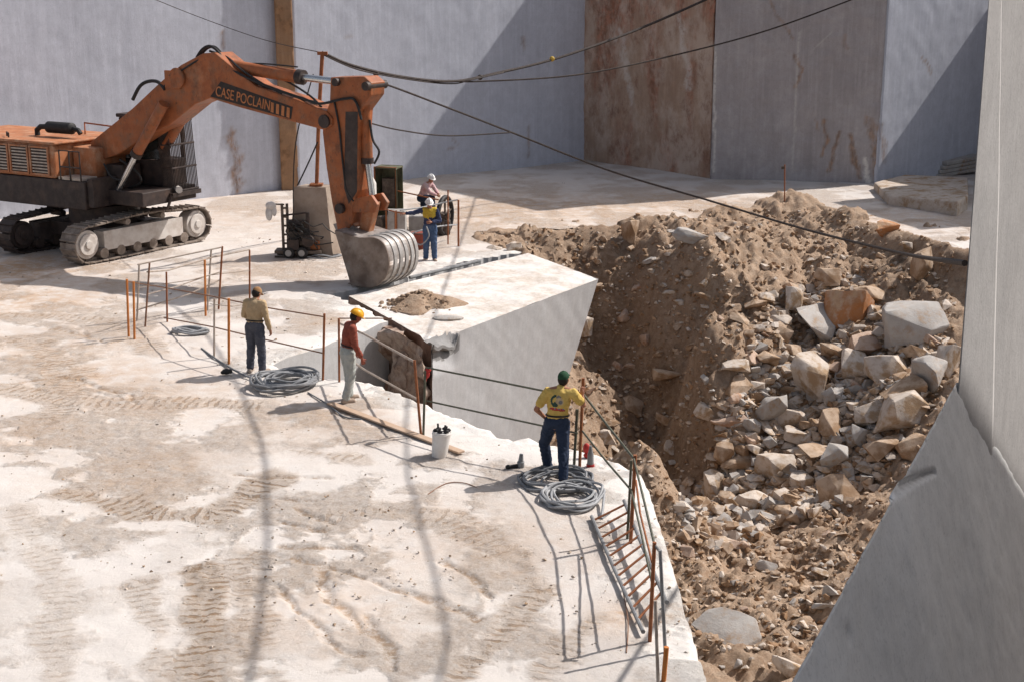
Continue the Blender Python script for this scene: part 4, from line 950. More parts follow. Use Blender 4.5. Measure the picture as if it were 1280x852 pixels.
ehose([(262, 64, .1), (284, 72, .1), (300, 86, .3), (330, 106, .38), (352, 117, .38)], .03); ehose([(287, 88, -.1), (320, 92, .0), (352, 99, .0), (385, 118, .1), (402, 134, .2)], .028); ehose([(205, 108, .38), (222, 92, .38), (240, 80, .38), (254, 72, .3)], .025); ehose([(150, 200, .3), (170, 214, .4), (176, 228, .3), (160, 236, .2)], .035); ehose([(130, 205, .6), (140, 222, .7), (156, 226, .6)], .03); ehose([(418, 128, .32), (424, 160, .33), (428, 200, .33), (433, 236, .3), (442, 252, .3)], .025)
erail('valve_bracket', [(3.0, .3, 4.5)] * 1 + [(2.6, .3, 4.3), (2.3, .3, 3.9), (2.6, .3, 3.95)], ORANGE)
mb = MB(); u, z_ = EV(222, 98, .37); mb.cyl(L3(u, .361, z_), L3(u, .44, z_), .28, n=20); ebox(mb, u - .45, u + .1, .361, .41, z_ - .3, z_ + .2); mb.build('boom_boss', ORANGE, ex, bevel=.02)
# crawler tracks
TD = Vector((.552, .834, 0)).normalized(); TN = Vector((TD.y, -TD.x, 0)); TMx = Matrix((TD, TN, UP)).transposed()
def crawler(sign):  # far crawler's deep shade is put into its colour with the dark metal
    c = S + TN * (1.365 * sign) + TD * .04; hl, hh, cz_ = 2.05, .50, .54; path = []
    per = []
    N = 400
    for k in range(N):
        q_ = k / N * (4 * hl + 2 * math.pi * hh)
        if q_ < 2 * hl: s_, zz = -hl + q_, cz_ - hh
        elif q_ < 2 * hl + math.pi * hh: a = (q_ - 2 * hl) / hh - math.pi / 2; s_, zz = hl + hh * math.cos(a), cz_ + hh * math.sin(a)
        elif q_ < 4 * hl + math.pi * hh: w_ = q_ - 2 * hl - math.pi * hh; s_, zz = hl - w_, cz_ + hh + .10 * math.sin(math.pi * w_ / (2 * hl)) ** 2
        else: a = (q_ - 4 * hl - math.pi * hh) / hh + math.pi / 2; s_, zz = -hl + hh * math.cos(a), cz_ + hh * math.sin(a)
        path.append((s_, zz))
    NS = 52; mb = MB()
    for k in range(NS):
        i0 = int(k * N / NS); i1 = int((k + .93) * N / NS) % N; a = path[i0]; b_ = path[i1]; t2 = Vector((b_[0] - a[0], 0, b_[1] - a[1])); ln = t2.length; t2.normalize(); n2 = Vector((t2.z, 0, -t2.x))
        m_ = Vector(((a[0] + b_[0]) / 2, 0, (a[1] + b_[1]) / 2)); M = TMx @ Matrix((t2, Vector((0, 1, 0)), n2)).transposed()
        mb.box(c + TMx @ (m_ - n2 * .0), (ln, .62, .035), M); mb.box(c + TMx @ (m_ + n2 * .03 + t2 * ln * .35), (ln * .16, .6, .045), M); mb.box(c + TMx @ (m_ - n2 * .05), (ln * .9, .16, .07), M)
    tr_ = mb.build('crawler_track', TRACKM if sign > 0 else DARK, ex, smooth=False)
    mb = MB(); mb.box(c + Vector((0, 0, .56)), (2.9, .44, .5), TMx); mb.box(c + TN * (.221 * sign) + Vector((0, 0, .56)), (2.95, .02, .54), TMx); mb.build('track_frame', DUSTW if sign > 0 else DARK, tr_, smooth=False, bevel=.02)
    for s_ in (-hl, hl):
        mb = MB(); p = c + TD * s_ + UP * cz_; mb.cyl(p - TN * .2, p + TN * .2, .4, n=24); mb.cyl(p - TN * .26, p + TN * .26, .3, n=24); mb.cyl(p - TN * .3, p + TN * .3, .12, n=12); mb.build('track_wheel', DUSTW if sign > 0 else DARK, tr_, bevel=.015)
    for k in range(6):
        mb = MB(); p = c + TD * (-1.5 + k * .6) + UP * .22; mb.cyl(p - TN * .24, p + TN * .24, .15, n=14); mb.build('roller', TRACKM if sign > 0 else DARK, tr_)
    for s_ in (-.6, .7):
        mb = MB(); p = c + TD * s_ + UP * .98; mb.cyl(p - TN * .25, p + TN * .25, .09, n=12); mb.build('roller', TRACKM if sign > 0 else DARK, tr_)
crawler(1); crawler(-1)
mb = MB()
for s_ in (-.7, .7): mb.box(S + TD * s_ + UP * .62, (.6, 2.5, .42), TMx)
mb.box(S + UP * .66, (1.7, 1.5, .5), TMx); mb.build('undercarriage', DARK, ex, smooth=False, bevel=.03)

# ------------------------------------------------------------------ people
def remeshed(mb, voxel, folds=0., fscale=9, seed=0, smooth_n=2):
    me = bpy.data.meshes.new('tmp'); me.from_pydata(mb.v, [], mb.f); bm = bmesh.new(); bm.from_mesh(me); bmesh.ops.recalc_face_normals(bm, faces=bm.faces); bm.to_mesh(me); bm.free()
    o = bpy.data.objects.new('tmp', me); C.objects.link(o); r_ = o.modifiers.new('r', 'REMESH'); r_.mode = 'VOXEL'; r_.voxel_size = voxel
    s_ = o.modifiers.new('s', 'SMOOTH'); s_.iterations = smooth_n; s_.factor = .5
    bpy.context.view_layer.update(); out = bpy.data.meshes.new_from_object(o.evaluated_get(bpy.context.evaluated_depsgraph_get())); bpy.data.objects.remove(o)
    if folds:
        P = np.empty(len(out.vertices) * 3); out.vertices.foreach_get('co', P); P = P.reshape(-1, 3); Nn = np.empty(P.size); out.vertices.foreach_get('normal', Nn); Nn = Nn.reshape(-1, 3)
        k = fbm(P[:, 0] * 1.2 + P[:, 2] * 1.6 + seed, P[:, 1] * 1.2 - P[:, 2] * 1.3 + P[:, 0], fscale, 3); k = 1 - 2 * np.abs(k)
        P = P + Nn * (np.clip(k - .6, -.25, 1) * folds)[:, None]; out.vertices.foreach_set('co', P.ravel())
    return out
SKIN = paint('tanned_skin', (.36, .17, .105), (.30, .135, .08), 12, .55); REDSKIN = paint('ruddy_skin', (.29, .088, .055), (.235, .066, .042), 8, .55)
def person(label, loc, yaw, J, cloth, hat, skin=SKIN, voxel=.011):
    loc = Vector(loc); fw = Vector((math.cos(yaw), math.sin(yaw), 0)); rt = Vector((fw.y, -fw.x, 0)); M = Matrix((rt, fw, UP)).transposed()
    root = thing('person', label, 'person', loc)
    W = lambda p: loc + M @ Vector(p)
    j = dict(pel=(0, 0, .95), chest=(0, 0, 1.27), neck=(0, .0, 1.47), head=(0, .03, 1.62), hyaw=0, hpitch=0,
             Ls=(-.185, 0, 1.42), Rs=(.185, 0, 1.42), Lh=(-.09, 0, .92), Rh=(.09, 0, .92)); j.update(J)
    v = {k: (Vector(p) if isinstance(p, tuple) else p) for k, p in j.items()}
    HR = Matrix.Rotation(-j['hyaw'], 3, 'Z') @ Matrix.Rotation(-j['hpitch'], 3, 'X')
    b = MB(); hc = v['head']; H = lambda p: hc + HR @ Vector(p)
    b.ell(hc + HR @ Vector((0, -.01, .015)), (.076, .096, .105), HR); b.ell(H((0, .03, -.06)), (.056, .062, .062), HR); b.cap(H((0, .088, .01)), H((0, .108, -.025)), .012, .016, 8)
    for s_ in (-1, 1): b.ell(H((s_ * .078, 0, -.01)), (.012, .024, .033), HR, 8, 6); b.ell(H((s_ * .03, .075, .028)), (.026, .02, .012), HR, 8, 6)
    b.ell(H((0, .088, -.055)), (.024, .012, .011), HR, 8, 6)
    b.cap(v['neck'] - Vector((0, 0, .04)), hc + HR @ Vector((0, -.012, -.05)), .06, .055)
    sh = (v['Ls'] + v['Rs']) / 2; ax = (v['Rs'] - v['Ls']).normalized(); sp = (v['neck'] - v['pel']).normalized(); TM = Matrix((ax, sp.cross(ax), sp)).transposed()
    for c, r_ in ((v['pel'], (.162, .112, .13)), (v['pel'].lerp(v['chest'], .5), (.142, .1, .17)), (v['chest'], (.168, .115, .2)), (v['chest'].lerp(sh, .6), (.165, .1, .14))): b.ell(c, r_, TM, 18, 12)
    b.cap(v['Ls'].lerp(v['Rs'], .12), v['Ls'].lerp(v['Rs'], .88), .062, .062)
    for s_ in ('L', 'R'):
        b.cap(v['neck'], v[s_ + 's'].lerp(v['neck'], .25) + Vector((0, 0, .01)), .055, .055); b.cap(v[s_ + 's'], v[s_ + 'e'], .056, .043); b.cap(v[s_ + 'e'], v[s_ + 'w'], .044, .029)
        b.cap(v[s_ + 'h'], v[s_ + 'k'], .09, .06); b.cap(v[s_ + 'k'], v[s_ + 'a'], .06, .04); kk_ = v[s_ + 'k'].lerp(v[s_ + 'a'], .3); b.ell(kk_ - Vector((0, .015, 0)), (.052, .055, .12))
        fd = Vector(j.get(s_ + 'f', (0, 1, 0))).normalized(); b.cap(v[s_ + 'a'] - Vector((0, 0, .045)) - fd * .03, v[s_ + 'a'] - Vector((0, 0, .06)) + fd * .15, .042, .032)
    hands = MB()
    for s_, sg in (('L', -1), ('R', 1)):
        fa = (v[s_ + 'w'] - v[s_ + 'e']).normalized(); hd = Vector(j.get(s_ + 'd', tuple(fa))).normalized(); pn = Vector(j.get(s_ + 'p', (-sg, .0, 0))); pn = (pn - hd * pn.dot(hd)).normalized(); lat = hd.cross(pn)
        if lat.dot(Vector((0, 1, .3))) < 0: lat = -lat
        w_ = v[s_ + 'w']; pc = w_ + hd * .055; b.ell(pc, (.04, .052, .018), Matrix((lat, hd, pn)).transposed(), 12, 8); b.cap(w_, pc, .027, .025)
        for k in range(4):
            base = w_ + hd * .09 + lat * (.032 - k * .021); Ln = (.07, .08, .074, .058)[k]; m1 = base + (hd * .85 + pn * .3).normalized() * Ln * .5; m2 = m1 + (hd * .35 + pn * .9).normalized() * Ln * .5
            hands.cap(base - hd * .02, m1, .0095, .009, 7); hands.cap(m1, m2, .009, .0075, 7)
        t0 = w_ + hd * .03 + lat * .035; t1 = t0 + (lat * .7 + hd * .6 + pn * .3).normalized() * .045; hands.cap(t0 - lat * .01, t1, .012, .0105, 7); hands.cap(t1, t1 + (hd * .8 + pn * .5).normalized() * .035, .0105, .009, 7)
    def emit(mesh, name, mats, extra=None, parent=None):
        for vv_ in mesh.vertices: vv_.co = M @ vv_.co
        if extra:
            bm = bmesh.new(); bm.from_mesh(mesh); t_ = bpy.data.meshes.new('t'); t_.from_pydata([M @ q_ for q_ in extra.v], [], extra.f); bm.from_mesh(t_); bmesh.ops.recalc_face_normals(bm, faces=bm.faces); bm.to_mesh(mesh); bm.free()
        mesh.name = name; mesh.materials.clear()
        for m_ in (mats if isinstance(mats, list) else [mats]): mesh.materials.append(m_)
        mesh.polygons.foreach_set('use_smooth', [True] * len(mesh.polygons)); o = bpy.data.objects.new(name, mesh); C.objects.link(o); o.parent = parent or root; return o
    body = emit(remeshed(b, voxel), 'body', skin, hands)
    # trousers
    t = MB(); t.ell(v['pel'] + sp * .02, (.188, .142, .14), TM, 18, 12); t.cap(v['Lh'], v['Rh'], .118, .118)
    for s_ in 'LR':
        an = v[s_ + 'a']; t.cap(v[s_ + 'h'], v[s_ + 'k'], .12, .088); t.cap(v[s_ + 'k'], an.lerp(v[s_ + 'k'], .08) - Vector((0, 0, .02)), .09, .076)
    emit(remeshed(t, .013, .018, 7, yaw * 9), 'trousers', cloth['trousers'])
    if 'belt' in cloth:
        bl = MB(); c = v['pel'] + sp * .115; bl.tube([c + TM @ Vector((.18 * math.cos(q_), .128 * math.sin(q_), 0)) for q_ in [2 * math.pi * k / 24 for k in range(24)]], .016, 6, closed=True); bl.v = [W(p) for p in bl.v]; bl.build('belt', cloth['belt'], root)
    if 'shirt' in cloth:
        t = MB(); 
        for c, r_ in ((v['pel'] + sp * .11, (.178, .13, .11)), (v['pel'].lerp(v['chest'], .5), (.168, .124, .18)), (v['chest'], (.188, .134, .21)), (v['chest'].lerp(sh, .6), (.18, .118, .145))): t.ell(c, r_, TM, 18, 12)
        t.cap(v['Ls'], v['Rs'], .074, .074); t.cap(v['neck'] - sp * .07, v['neck'] - sp * .0, .1, .072)
        sl_ = cloth.get('sleeve', 1.)
        for s_ in 'LR':
            t.cap(v['neck'] - sp * .03, v[s_ + 's'], .07, .07)
            if sl_ <= 1: t.cap(v[s_ + 's'], v[s_ + 's'].lerp(v[s_ + 'e'], sl_ * .8), .078, .076)
            else: t.cap(v[s_ + 's'], v[s_ + 'e'], .076, .062); t.cap(v[s_ + 'e'], v[s_ + 'e'].lerp(v[s_ + 'w'], .82), .062, .05)
        sm = remeshed(t, .012, .016, 8, yaw * 5)
        so = emit(sm, 'shirt', cloth['shirt'])
        if 'print' in cloth: cloth['print'](sm, M, v, TM)
        if 'vest' in cloth:
            t = MB()
            for c, r_ in ((v['chest'] + sp * .03, (.2, .148, .17)), (v['chest'].lerp(sh, .6), (.192, .13, .14))): t.ell(c, r_, TM, 18, 12)
            t.cap(v['Ls'].lerp(v['Rs'], .08), v['Ls'].lerp(v['Rs'], .92), .085, .085); emit(remeshed(t, .014, .012, 9), 'vest', cloth['vest'])
    for s_ in 'LR':
        t = MB(); fd = Vector(j.get(s_ + 'f', (0, 1, 0))).normalized(); an = v[s_ + 'a']; f0 = Vector((an.x, an.y, an.z - .05)); t.cap(f0 - fd * .045, f0 + fd * .15 - Vector((0, 0, .012)), .05, .042); t.cap(an + Vector((0, 0, .02)), f0, .054, .05)
        t.box(f0 + fd * .055 - Vector((0, 0, .036)), (.085, .27, .022), Matrix((fd.cross(UP), fd, UP)).transposed()); emit(remeshed(t, .011), 'shoe', cloth['shoes'])
    # hair and headwear
    hm = MB(); hm.ell(H((0, -.018, .01)), (.084, .1, .108), HR, 16, 10); 
    if 'hair' in cloth:
        hh_ = MB(); hh_.ell(H((0, -.03, -.005)), (.083, .09, .1), HR, 16, 10); hh_.v = [W(p) for p in hh_.v]; hh_.build('hair', cloth['hair'], root)
    kind, mat = hat
    hb = MB(); top = H((0, -.005, .045))
    if kind == 'hard_hat':
        hb.ell(top, (.105, .128, .105), HR, 20, 8, 0.); n_ = 24
        ring = [(math.cos(q_), math.sin(q_)) for q_ in [2 * math.pi * k / n_ for k in range(n_)]]
        br = [top + HR @ Vector((.105 * a * .98, .128 * c * .98, 0)) for a, c in ring]; bo_ = [top + HR @ Vector((.122 * a, (.145 + .045 * max(0, c) ** 2) * c, -.012)) for a, c in ring]
        hb.prism([p + HR @ Vector((0, 0, .006)) for p in bo_], [p - HR @ Vector((0, 0, .004)) for p in bo_])
        hb.tube([top + HR @ Vector((0, -.13 * math.cos(q_), .108 * math.sin(q_))) for q_ in [math.pi * k / 12 for k in range(13)]], .014, 6)
    else:
        hb.ell(H((0, -.008, .03)), (.088, .108, .1), HR, 20, 8, -.1)
        vz = [H((.075 * math.cos(q_), .085 + .075 * math.sin(q_), .035 - .012 * math.sin(q_))) for q_ in [math.pi * k / 10 for k in range(11)]]; hb.prism(vz, [p - HR @ Vector((0, 0, .008)) for p in vz]); hb.ell(H((0, -.008, .132)), (.012, .012, .008), HR, 8, 4)
    hb.v = [W(p) for p in hb.v]; hb.build(kind, mat, root)
    ey = MB()
    for s_ in (-1, 1): ey.ell(H((s_ * .031, .083, .013)), (.011, .01, .008), HR, 8, 6)
    ey.v = [W(p) for p in ey.v]; ey.build('eye', paint('dark_eye', (.03, .02, .018), rough=.3), body)
    return root
def cloth_mat(name, c, c2, rough=.9):
    b = NB(name); col = b.mix(b.ramp(b.noise(5, 7, .7), .35, .65), c, c2); col = b.mix(b.math('MULTIPLY', b.ramp(b.noise(14, 5), .5, .7), .25), col, tuple(x * .6 for x in c2)); return b.done(col, rough, b.bump(b.noise(60, 3), .25, .006))
def shirt_print(mesh, M, v, TM):
    # the picture printed on the back of the yellow T-shirt: dark green ring, pale blob, red line below
    MI = M.inverted(); ca = [('print_dark', (.035, .075, .06)), ('print_pale', (.55, .42, .25)), ('print_red', (.45, .06, .05)), ('print_grey', (.2, .2, .2)), ('print_blue', (.08, .2, .35))]
    for nme, c in ca: mesh.materials.append(cloth_mat(nme, c, tuple(k * .8 for k in c)))
    for p in mesh.polygons:
        q_ = TM.transposed() @ (MI @ p.center - v['chest']); a, d_, h = q_.x, q_.y, q_.z
        if d_ > -.02: continue
        a2 = a + .01; h2 = h - .02; r_ = math.hypot(a2 * 1.0, h2)
        if -.125 < h < -.1 and abs(a2) < .12: p.material_index = 3
        elif -.098 < h < -.083 and abs(a2) < .11: p.material_index = 5 if math.sin(a * 90) > .3 else 3
        elif .075 < r_ < .11 and (a2 < -.02) and h2 > -.09: p.material_index = 1
        elif math.hypot(a2 - .035, h2 - .01) < .06: p.material_index = 2 if math.hypot(a2 - .05, h2) > .03 else 4
        elif math.hypot(a2 + .03, h2 + .045) < .04: p.material_index = 1
        elif math.hypot(a2 - .02, h2 - .07) < .035: p.material_index = 4
BOOT = paint('dusty_dark_boot', (.045, .032, .028), (.09, .07, .06), rough=.8); DUSTB = paint('dusty_tan_boot', (.42, .34, .28), (.3, .22, .17), rough=.9); HAIR = paint('dark_hair', (.02, .015, .012), rough=.7); BELT = paint('dark_belt', (.025, .02, .02), rough=.6)
DENIM = cloth_mat('dark_denim', (.016, .026, .052), (.026, .038, .07)); GDENIM = cloth_mat('grey_denim', (.05, .055, .075), (.09, .092, .11)); PALEB = cloth_mat('pale_work_trousers', (.42, .43, .40), (.33, .35, .33)); BDENIM = cloth_mat('blue_denim', (.05, .085, .16), (.075, .115, .2))
p_y = G(696, 597)
person('person in printed yellow T-shirt, dark jeans and green cap', p_y, R(82), dict(pel=(-.01, .0, .93), chest=(.02, .02, 1.26), neck=(.05, .04, 1.47), head=(.085, .09, 1.615), hyaw=.3, hpitch=-.1,
    Ls=(-.155, .02, 1.41), Rs=(.24, .02, 1.41), Lh=(-.1, 0, .92), Rh=(.085, 0, .92), Le=(-.33, -.02, 1.13), Lw=(-.2, .12, .95), Re=(.40, .08, 1.2), Rw=(.375, .16, 1.33), Rd=(0, .3, 1), Rp=(0, 1, 0), Ld=(.6, .5, -.5), Lp=(0, -.4, -.4),
    Lk=(-.23, .22, .5), La=(-.17, .3, .09), Rk=(.11, -.08, .49), Ra=(.13, -.28, .09), Lf=(-.6, .6, 0), Rf=(.3, 1, 0)),
    dict(shirt=cloth_mat('yellow_cotton', (.60, .43, .13), (.52, .35, .09)), sleeve=.8, trousers=DENIM, shoes=BOOT, hair=HAIR, belt=BELT, print=shirt_print), ('cap', cloth_mat('green_cap_cloth', (.012, .05, .028), (.02, .06, .03))))
p_r = G(436, 500)
person('person in rust red top, pale trousers and yellow hard hat reaching to a rail', p_r, R(25), dict(chest=(.0, .05, 1.26), neck=(0, .11, 1.45), head=(.0, .19, 1.585), hpitch=.5, Ls=(-.18, .09, 1.4), Rs=(.18, .06, 1.4),
    Le=(-.25, .1, 1.12), Lw=(-.2, .22, .88), Re=(.25, .07, 1.11), Rw=(.23, .2, .85), Rd=(0, .3, -1), Lk=(-.1, .05, .5), La=(-.1, .05, .09), Rk=(.11, .02, .5), Ra=(.12, -.1, .09)),
    dict(shirt=cloth_mat('rust_red_cotton', (.26, .07, .045), (.2, .052, .034)), sleeve=2, trousers=PALEB, shoes=DUSTB, hair=HAIR, belt=BELT), ('hard_hat', paint('yellow_plastic', (.72, .36, .02), (.66, .32, .02), rough=.35, bump=.02)), REDSKIN)
p_t = G(321, 465)
person('person in a tan shirt, grey jeans and brown cap, seen from behind', p_t, R(70), dict(chest=(.0, .03, 1.26), neck=(0, .07, 1.46), head=(.01, .13, 1.59), hpitch=.55, hyaw=.2, Ls=(-.18, .05, 1.41), Rs=(.18, .05, 1.41),
    Le=(-.27, .06, 1.14), Lw=(-.16, .24, 1.02), Re=(.25, .04, 1.12), Rw=(.27, .12, .87), Lk=(-.12, .03, .5), La=(-.15, 0, .09), Rk=(.11, .03, .5), Ra=(.13, .0, .09), Lf=(-.3, 1, 0), Rf=(.5, 1, 0)),
    dict(shirt=cloth_mat('tan_cotton', (.47, .345, .21), (.39, .28, .16)), sleeve=2, trousers=GDENIM, shoes=DUSTB, hair=HAIR, belt=BELT), ('cap', cloth_mat('brown_cap_cloth', (.36, .21, .1), (.24, .13, .06))))
p_b = G(538, 326)
person('person in white hard hat, yellow vest and blue trousers near the bucket', p_b, R(-95), dict(head=(.0, .05, 1.61), hpitch=.3, hyaw=-.3, Re=(.44, .03, 1.34), Rw=(.67, .08, 1.33), Rp=(0, 0, -1), Le=(-.28, .02, 1.13), Lw=(-.08, .2, 1.12), Lp=(0, -1, 0),
    Lk=(-.11, .03, .5), La=(-.12, .02, .09), Rk=(.1, .02, .5), Ra=(.13, .0, .09), Lf=(-.4, 1, 0), Rf=(.3, 1, 0)),
    dict(shirt=cloth_mat('navy_cotton', (.025, .035, .08), (.04, .05, .1)), sleeve=2, vest=cloth_mat('yellow_vest', (.55, .40, .05), (.42, .28, .04)), trousers=BDENIM, shoes=DUSTB), ('hard_hat', paint('white_plastic', (.75, .74, .72), (.68, .67, .65), rough=.35, bump=.02)))
p_p = G(528, 284)
person('person in pink shirt and white hard hat leaning on a raised knee', p_p, R(-25), dict(pel=(0, 0, .94), chest=(0, .13, 1.24), neck=(0, .26, 1.42), head=(0, .34, 1.55), hpitch=.35, hyaw=.5, Ls=(-.18, .22, 1.38), Rs=(.18, .22, 1.38),
    Le=(-.2, .4, 1.15), Lw=(-.05, .55, 1.08), Re=(.2, .4, 1.14), Rw=(.08, .56, 1.06), Rp=(-1, 0, -.3), Lp=(1, 0, -.3), Lk=(-.1, .0, .5), La=(-.1, -.05, .09), Rk=(.1, .42, .98), Ra=(.1, .45, .57)),
    dict(shirt=cloth_mat('pink_cotton', (.5, .27, .28), (.55, .42, .42)), sleeve=2, trousers=DENIM, shoes=BOOT), ('hard_hat', MATS['white_plastic']))

# ------------------------------------------------------------------ railings, posts, cables
RUST = paint('rusty_iron', (.30, .115, .05), (.2, .075, .035), 8, .8); ORPOST = paint('orange_primer_post', (.56, .21, .055), (.45, .15, .04), 8, .7); PALEROD = paint('dusty_pale_rod', (.42, .36, .31), (.32, .25, .2), 8, .8); BRROD = paint('brown_rod', (.25, .135, .085), (.18, .1, .065), 8, .8)
GREENR = paint('green_painted_tube', (.10, .105, .075), (.075, .07, .05), 8, .6); GREYM = paint('grey_tube', (.24, .245, .25), (.17, .165, .165), 8, .6)
def up(b0, t0):   # post from its foot on the floor to the top seen at pixel t0, standing above the same distance line
    p = G(*b0); return p + Vector((0, 0, -.05)), D(*t0, p.y)
def post(mb, b0, t0, r=.022): a, c = up(b0, t0); mb.tube([a, c], r, 7); return a, c
def railing(label, posts, rails, cat='railing'):
    a0 = G(*posts[0][0]); t = thing('railing', label, cat, a0); dpt = []
    for b0, t0, r, m in posts:
        mb = MB(); post(mb, b0, t0, r); mb.build('post', m, t)
    for pts, r, m in rails:
        mb = MB(); P = [D(px, py, yy) for px, py, yy in pts]; mb.tube(P, r, 6); mb.build('rail', m, t)
    return t
gy_ = lambda px, py: G(px, py).y
# near run beside the man in tan
yE, yJ, yL = gy_(209, 404), gy_(267, 441), gy_(403, 475)
railing('thin rusty railing beside the man in the tan shirt, two sagging brown rails', [((209, 404), (208, 340), .022, RUST), ((267.5, 446), (268, 373), .022, PALEROD), ((403.5, 475), (405.5, 392), .024, RUST)],
        [([(159, 352, yE - 1.2), (208, 360, yE), (268, 371, yJ), (330, 384, (yJ + yL) / 2), (405, 396, yL)], .014, BRROD), ([(205, 397, yE), (268, 409, yJ), (330, 424, (yJ + yL) / 2), (403, 441, yL)], .016, BRROD)])
yC, yD, yH = gy_(171, 402), gy_(181, 410), gy_(273, 386)
railing('pale rod railing on leaning posts, the outer one toward the excavator track', [((171, 402), (174, 331), .022, PALEROD), ((273, 386), (278, 308), .024, RUST)],
        [([(172, 331, yC), (225, 320, (yC + yH) / 2), (278, 309, yH)], .02, PALEROD), ([(170, 388, yC), (236, 368, (yC + yH) / 2), (275, 350, yH)], .018, PALEROD), ([(171, 360, yC), (240, 350, (yC + yH) / 2), (276, 340, yH)], .012, PALEROD)])
yG, yI = gy_(259, 388), gy_(312, 376)
railing('pale rod railing on three posts crossing behind the man in tan', [((181, 410), (187, 329), .022, BRROD), ((259, 388), (264, 313), .022, PALEROD), ((312, 376), (312, 313), .022, RUST)],
        [([(184, 340, yD), (210, 338, (yD + yG) / 2), (264, 322, yG), (312, 312, yI)], .02, PALEROD), ([(184, 368, yD), (222, 358, (yD + yG) / 2), (262, 344, yG), (312, 338, yI)], .014, PALEROD), ([(262, 380, yG), (290, 383, yG), (340, 376, yI)], .012, PALEROD)])
def loose(b0, t0, m, label, r=.026, grp=None):
    mb = MB(); post(mb, b0, t0, r); tag(mb.build('rebar_post', m), label, 'post', grp)
loose((161, 423), (158.6, 349), ORPOST, 'bright orange post standing farthest left beyond the man in tan'); loose((168, 425), (167, 352), ORPOST, 'yellowish orange post standing just right of the farthest left post'); loose((257, 394), (256, 325), ORPOST, 'orange post left of the man in tan, farther back in the fence')
loose((286, 454), (286, 373), ORPOST, 'orange post nearest the left arm of the man in tan', .028)
# railing along the platform edge
yM, yN, yO = gy_(424, 470), gy_(526.5, 542), gy_(529, 544); yPp = gy_(724, 590)
railing('green and rusty railing on the platform edge between the red and yellow shirted men',
        [((424, 478), (423.6, 398), .022, RUST), ((526.5, 543), (518, 450), .024, RUST), ((529, 545), (531.5, 463), .022, GREENR), ((717, 588), (721.5, 511), .024, GREENR), ((724, 591), (729, 472), .026, RUST)],
        [([(424, 398, yM), (490, 398, yM - .2)], .014, BRROD), ([(424, 404, yM), (454, 417, yM - .3), (518, 452, yN)], .022, PALEROD), ([(424, 440, yM), (456, 462, yM - .3), (522, 499, yN)], .022, PALEROD), ([(533, 459, yO), (610, 474, (yO + yPp) / 2), (724, 497, yPp)], .018, GREENR), ([(531, 500, yO), (610, 517, (yO + yPp) / 2), (722, 541, yPp)], .017, GREENR)])
mb = MB(); p = D(534, 466, yO); mb.ell(p, (.045, .05, .09)); mb.ell(p + Vector((-.03, -.02, -.08)), (.028, .03, .07)); mb.ell(p + Vector((.02, -.01, .06)), (.05, .04, .04)); tag(mb.build('rag', paint('red_cloth', (.42, .035, .03), (.32, .025, .025))), 'red rag tied to the top of the green post', 'rag')
yQ, yR = gy_(788, 677), gy_(812, 800)
railing('rusty railing along the right edge of the platform beside the ladder',
        [((788, 677), (794, 568), .028, RUST), ((784, 672), (789, 575), .02, GREENR), ((812, 800), (818, 677), .025, RUST), ((832, 815), (825, 687), .022, GREYM), ((823, 855), (819, 750), .02, PALEROD), ((829, 852), (833, 808), .03, ORPOST)],
        [([(729, 492, yPp), (760, 532, (yPp + yQ) / 2), (792, 572, yQ), (805, 625, (yQ + yR) / 2), (818, 680, yR)], .018, GREENR), ([(727, 537, yPp), (758, 576, (yPp + yQ) / 2), (789, 612, yQ), (802, 668, (yQ + yR) / 2), (815, 728, yR)], .016, GREENR), ([(818, 680, yR), (826, 690, yR - .05)], .018, GREYM), ([(795, 600, yQ), (800, 640, (yQ + yR) / 2 + .4), (815, 702, yR)], .016, RUST)])
# ladder
lad = thing('ladder', 'grey metal ladder lying on the platform beside the rusty railing', 'ladder', G(772, 716))
la0 = G(739.5, 645, .06); la1 = G(804, 789, .06); lb0 = G(766, 621, .12); 
yl = la1 - la0; lb0 = la0 + Vector((.48, .12, .2)); lb1 = la1 + Vector((.32, .4, .2))
for a, c in ((la0, la1), (lb0, lb1)):
    mb = MB(); mb.tube([a, a.lerp(c, .5) - Vector((0, 0, .02)), c], .028, 8); mb.build('side_rail', GREYM, lad)
for k in range(11):
    t_ = .04 + k * .087; mb = MB(); mb.tube([la0.lerp(la1, t_), lb0.lerp(lb1, t_)], .017, 6); mb.build('rung', RUST, lad)
# coils of hose
def coil(label, px, py, rx, ry, turns, r, mat, seed, tail=None, z0=.03):
    rs = random.Random(seed); c = G(px, py); P = []; n_ = 40
    for k in range(turns):
        ox, oy = rs.uniform(-.16, .16) * rx, rs.uniform(-.16, .16) * ry; s_ = rs.uniform(.58, 1.08); h = z0 + r + rs.uniform(0, 1) * r * turns * .35
        tx, ty = rs.uniform(-.05, .05), rs.uniform(-.05, .05); ph = rs.uniform(0, .4)
        for i in range(n_):
            q_ = 2 * math.pi * i / n_ + ph * 0; w_ = min(1, i / 6) if k else 1
            sq = 1 + .07 * math.sin(2 * q_ + k * 1.7) + .04 * math.sin(5 * q_ + k); p = Vector((rx * s_ * sq * math.cos(q_) + ox, ry * s_ * sq * math.sin(q_) + oy, h + tx * math.cos(q_) + ty * math.sin(q_) + (.02 + .012 * (k % 3)) * math.sin(q_ * 3 + k)))
            P.append(c + Vector((p.x, p.y, max(p.z, r))))
    Q = []
    for i in range(len(P)):   # ease from turn to turn
        a = P[max(0, i - 2):i + 3]; Q.append(sum(a, Vector()) / len(a))
    if tail: Q += [G(a, b_, r) for a, b_ in tail]
    mb = MB(); mb.tube(Q, r, 6); tag(mb.build('hose_coil', mat), label, 'hose')
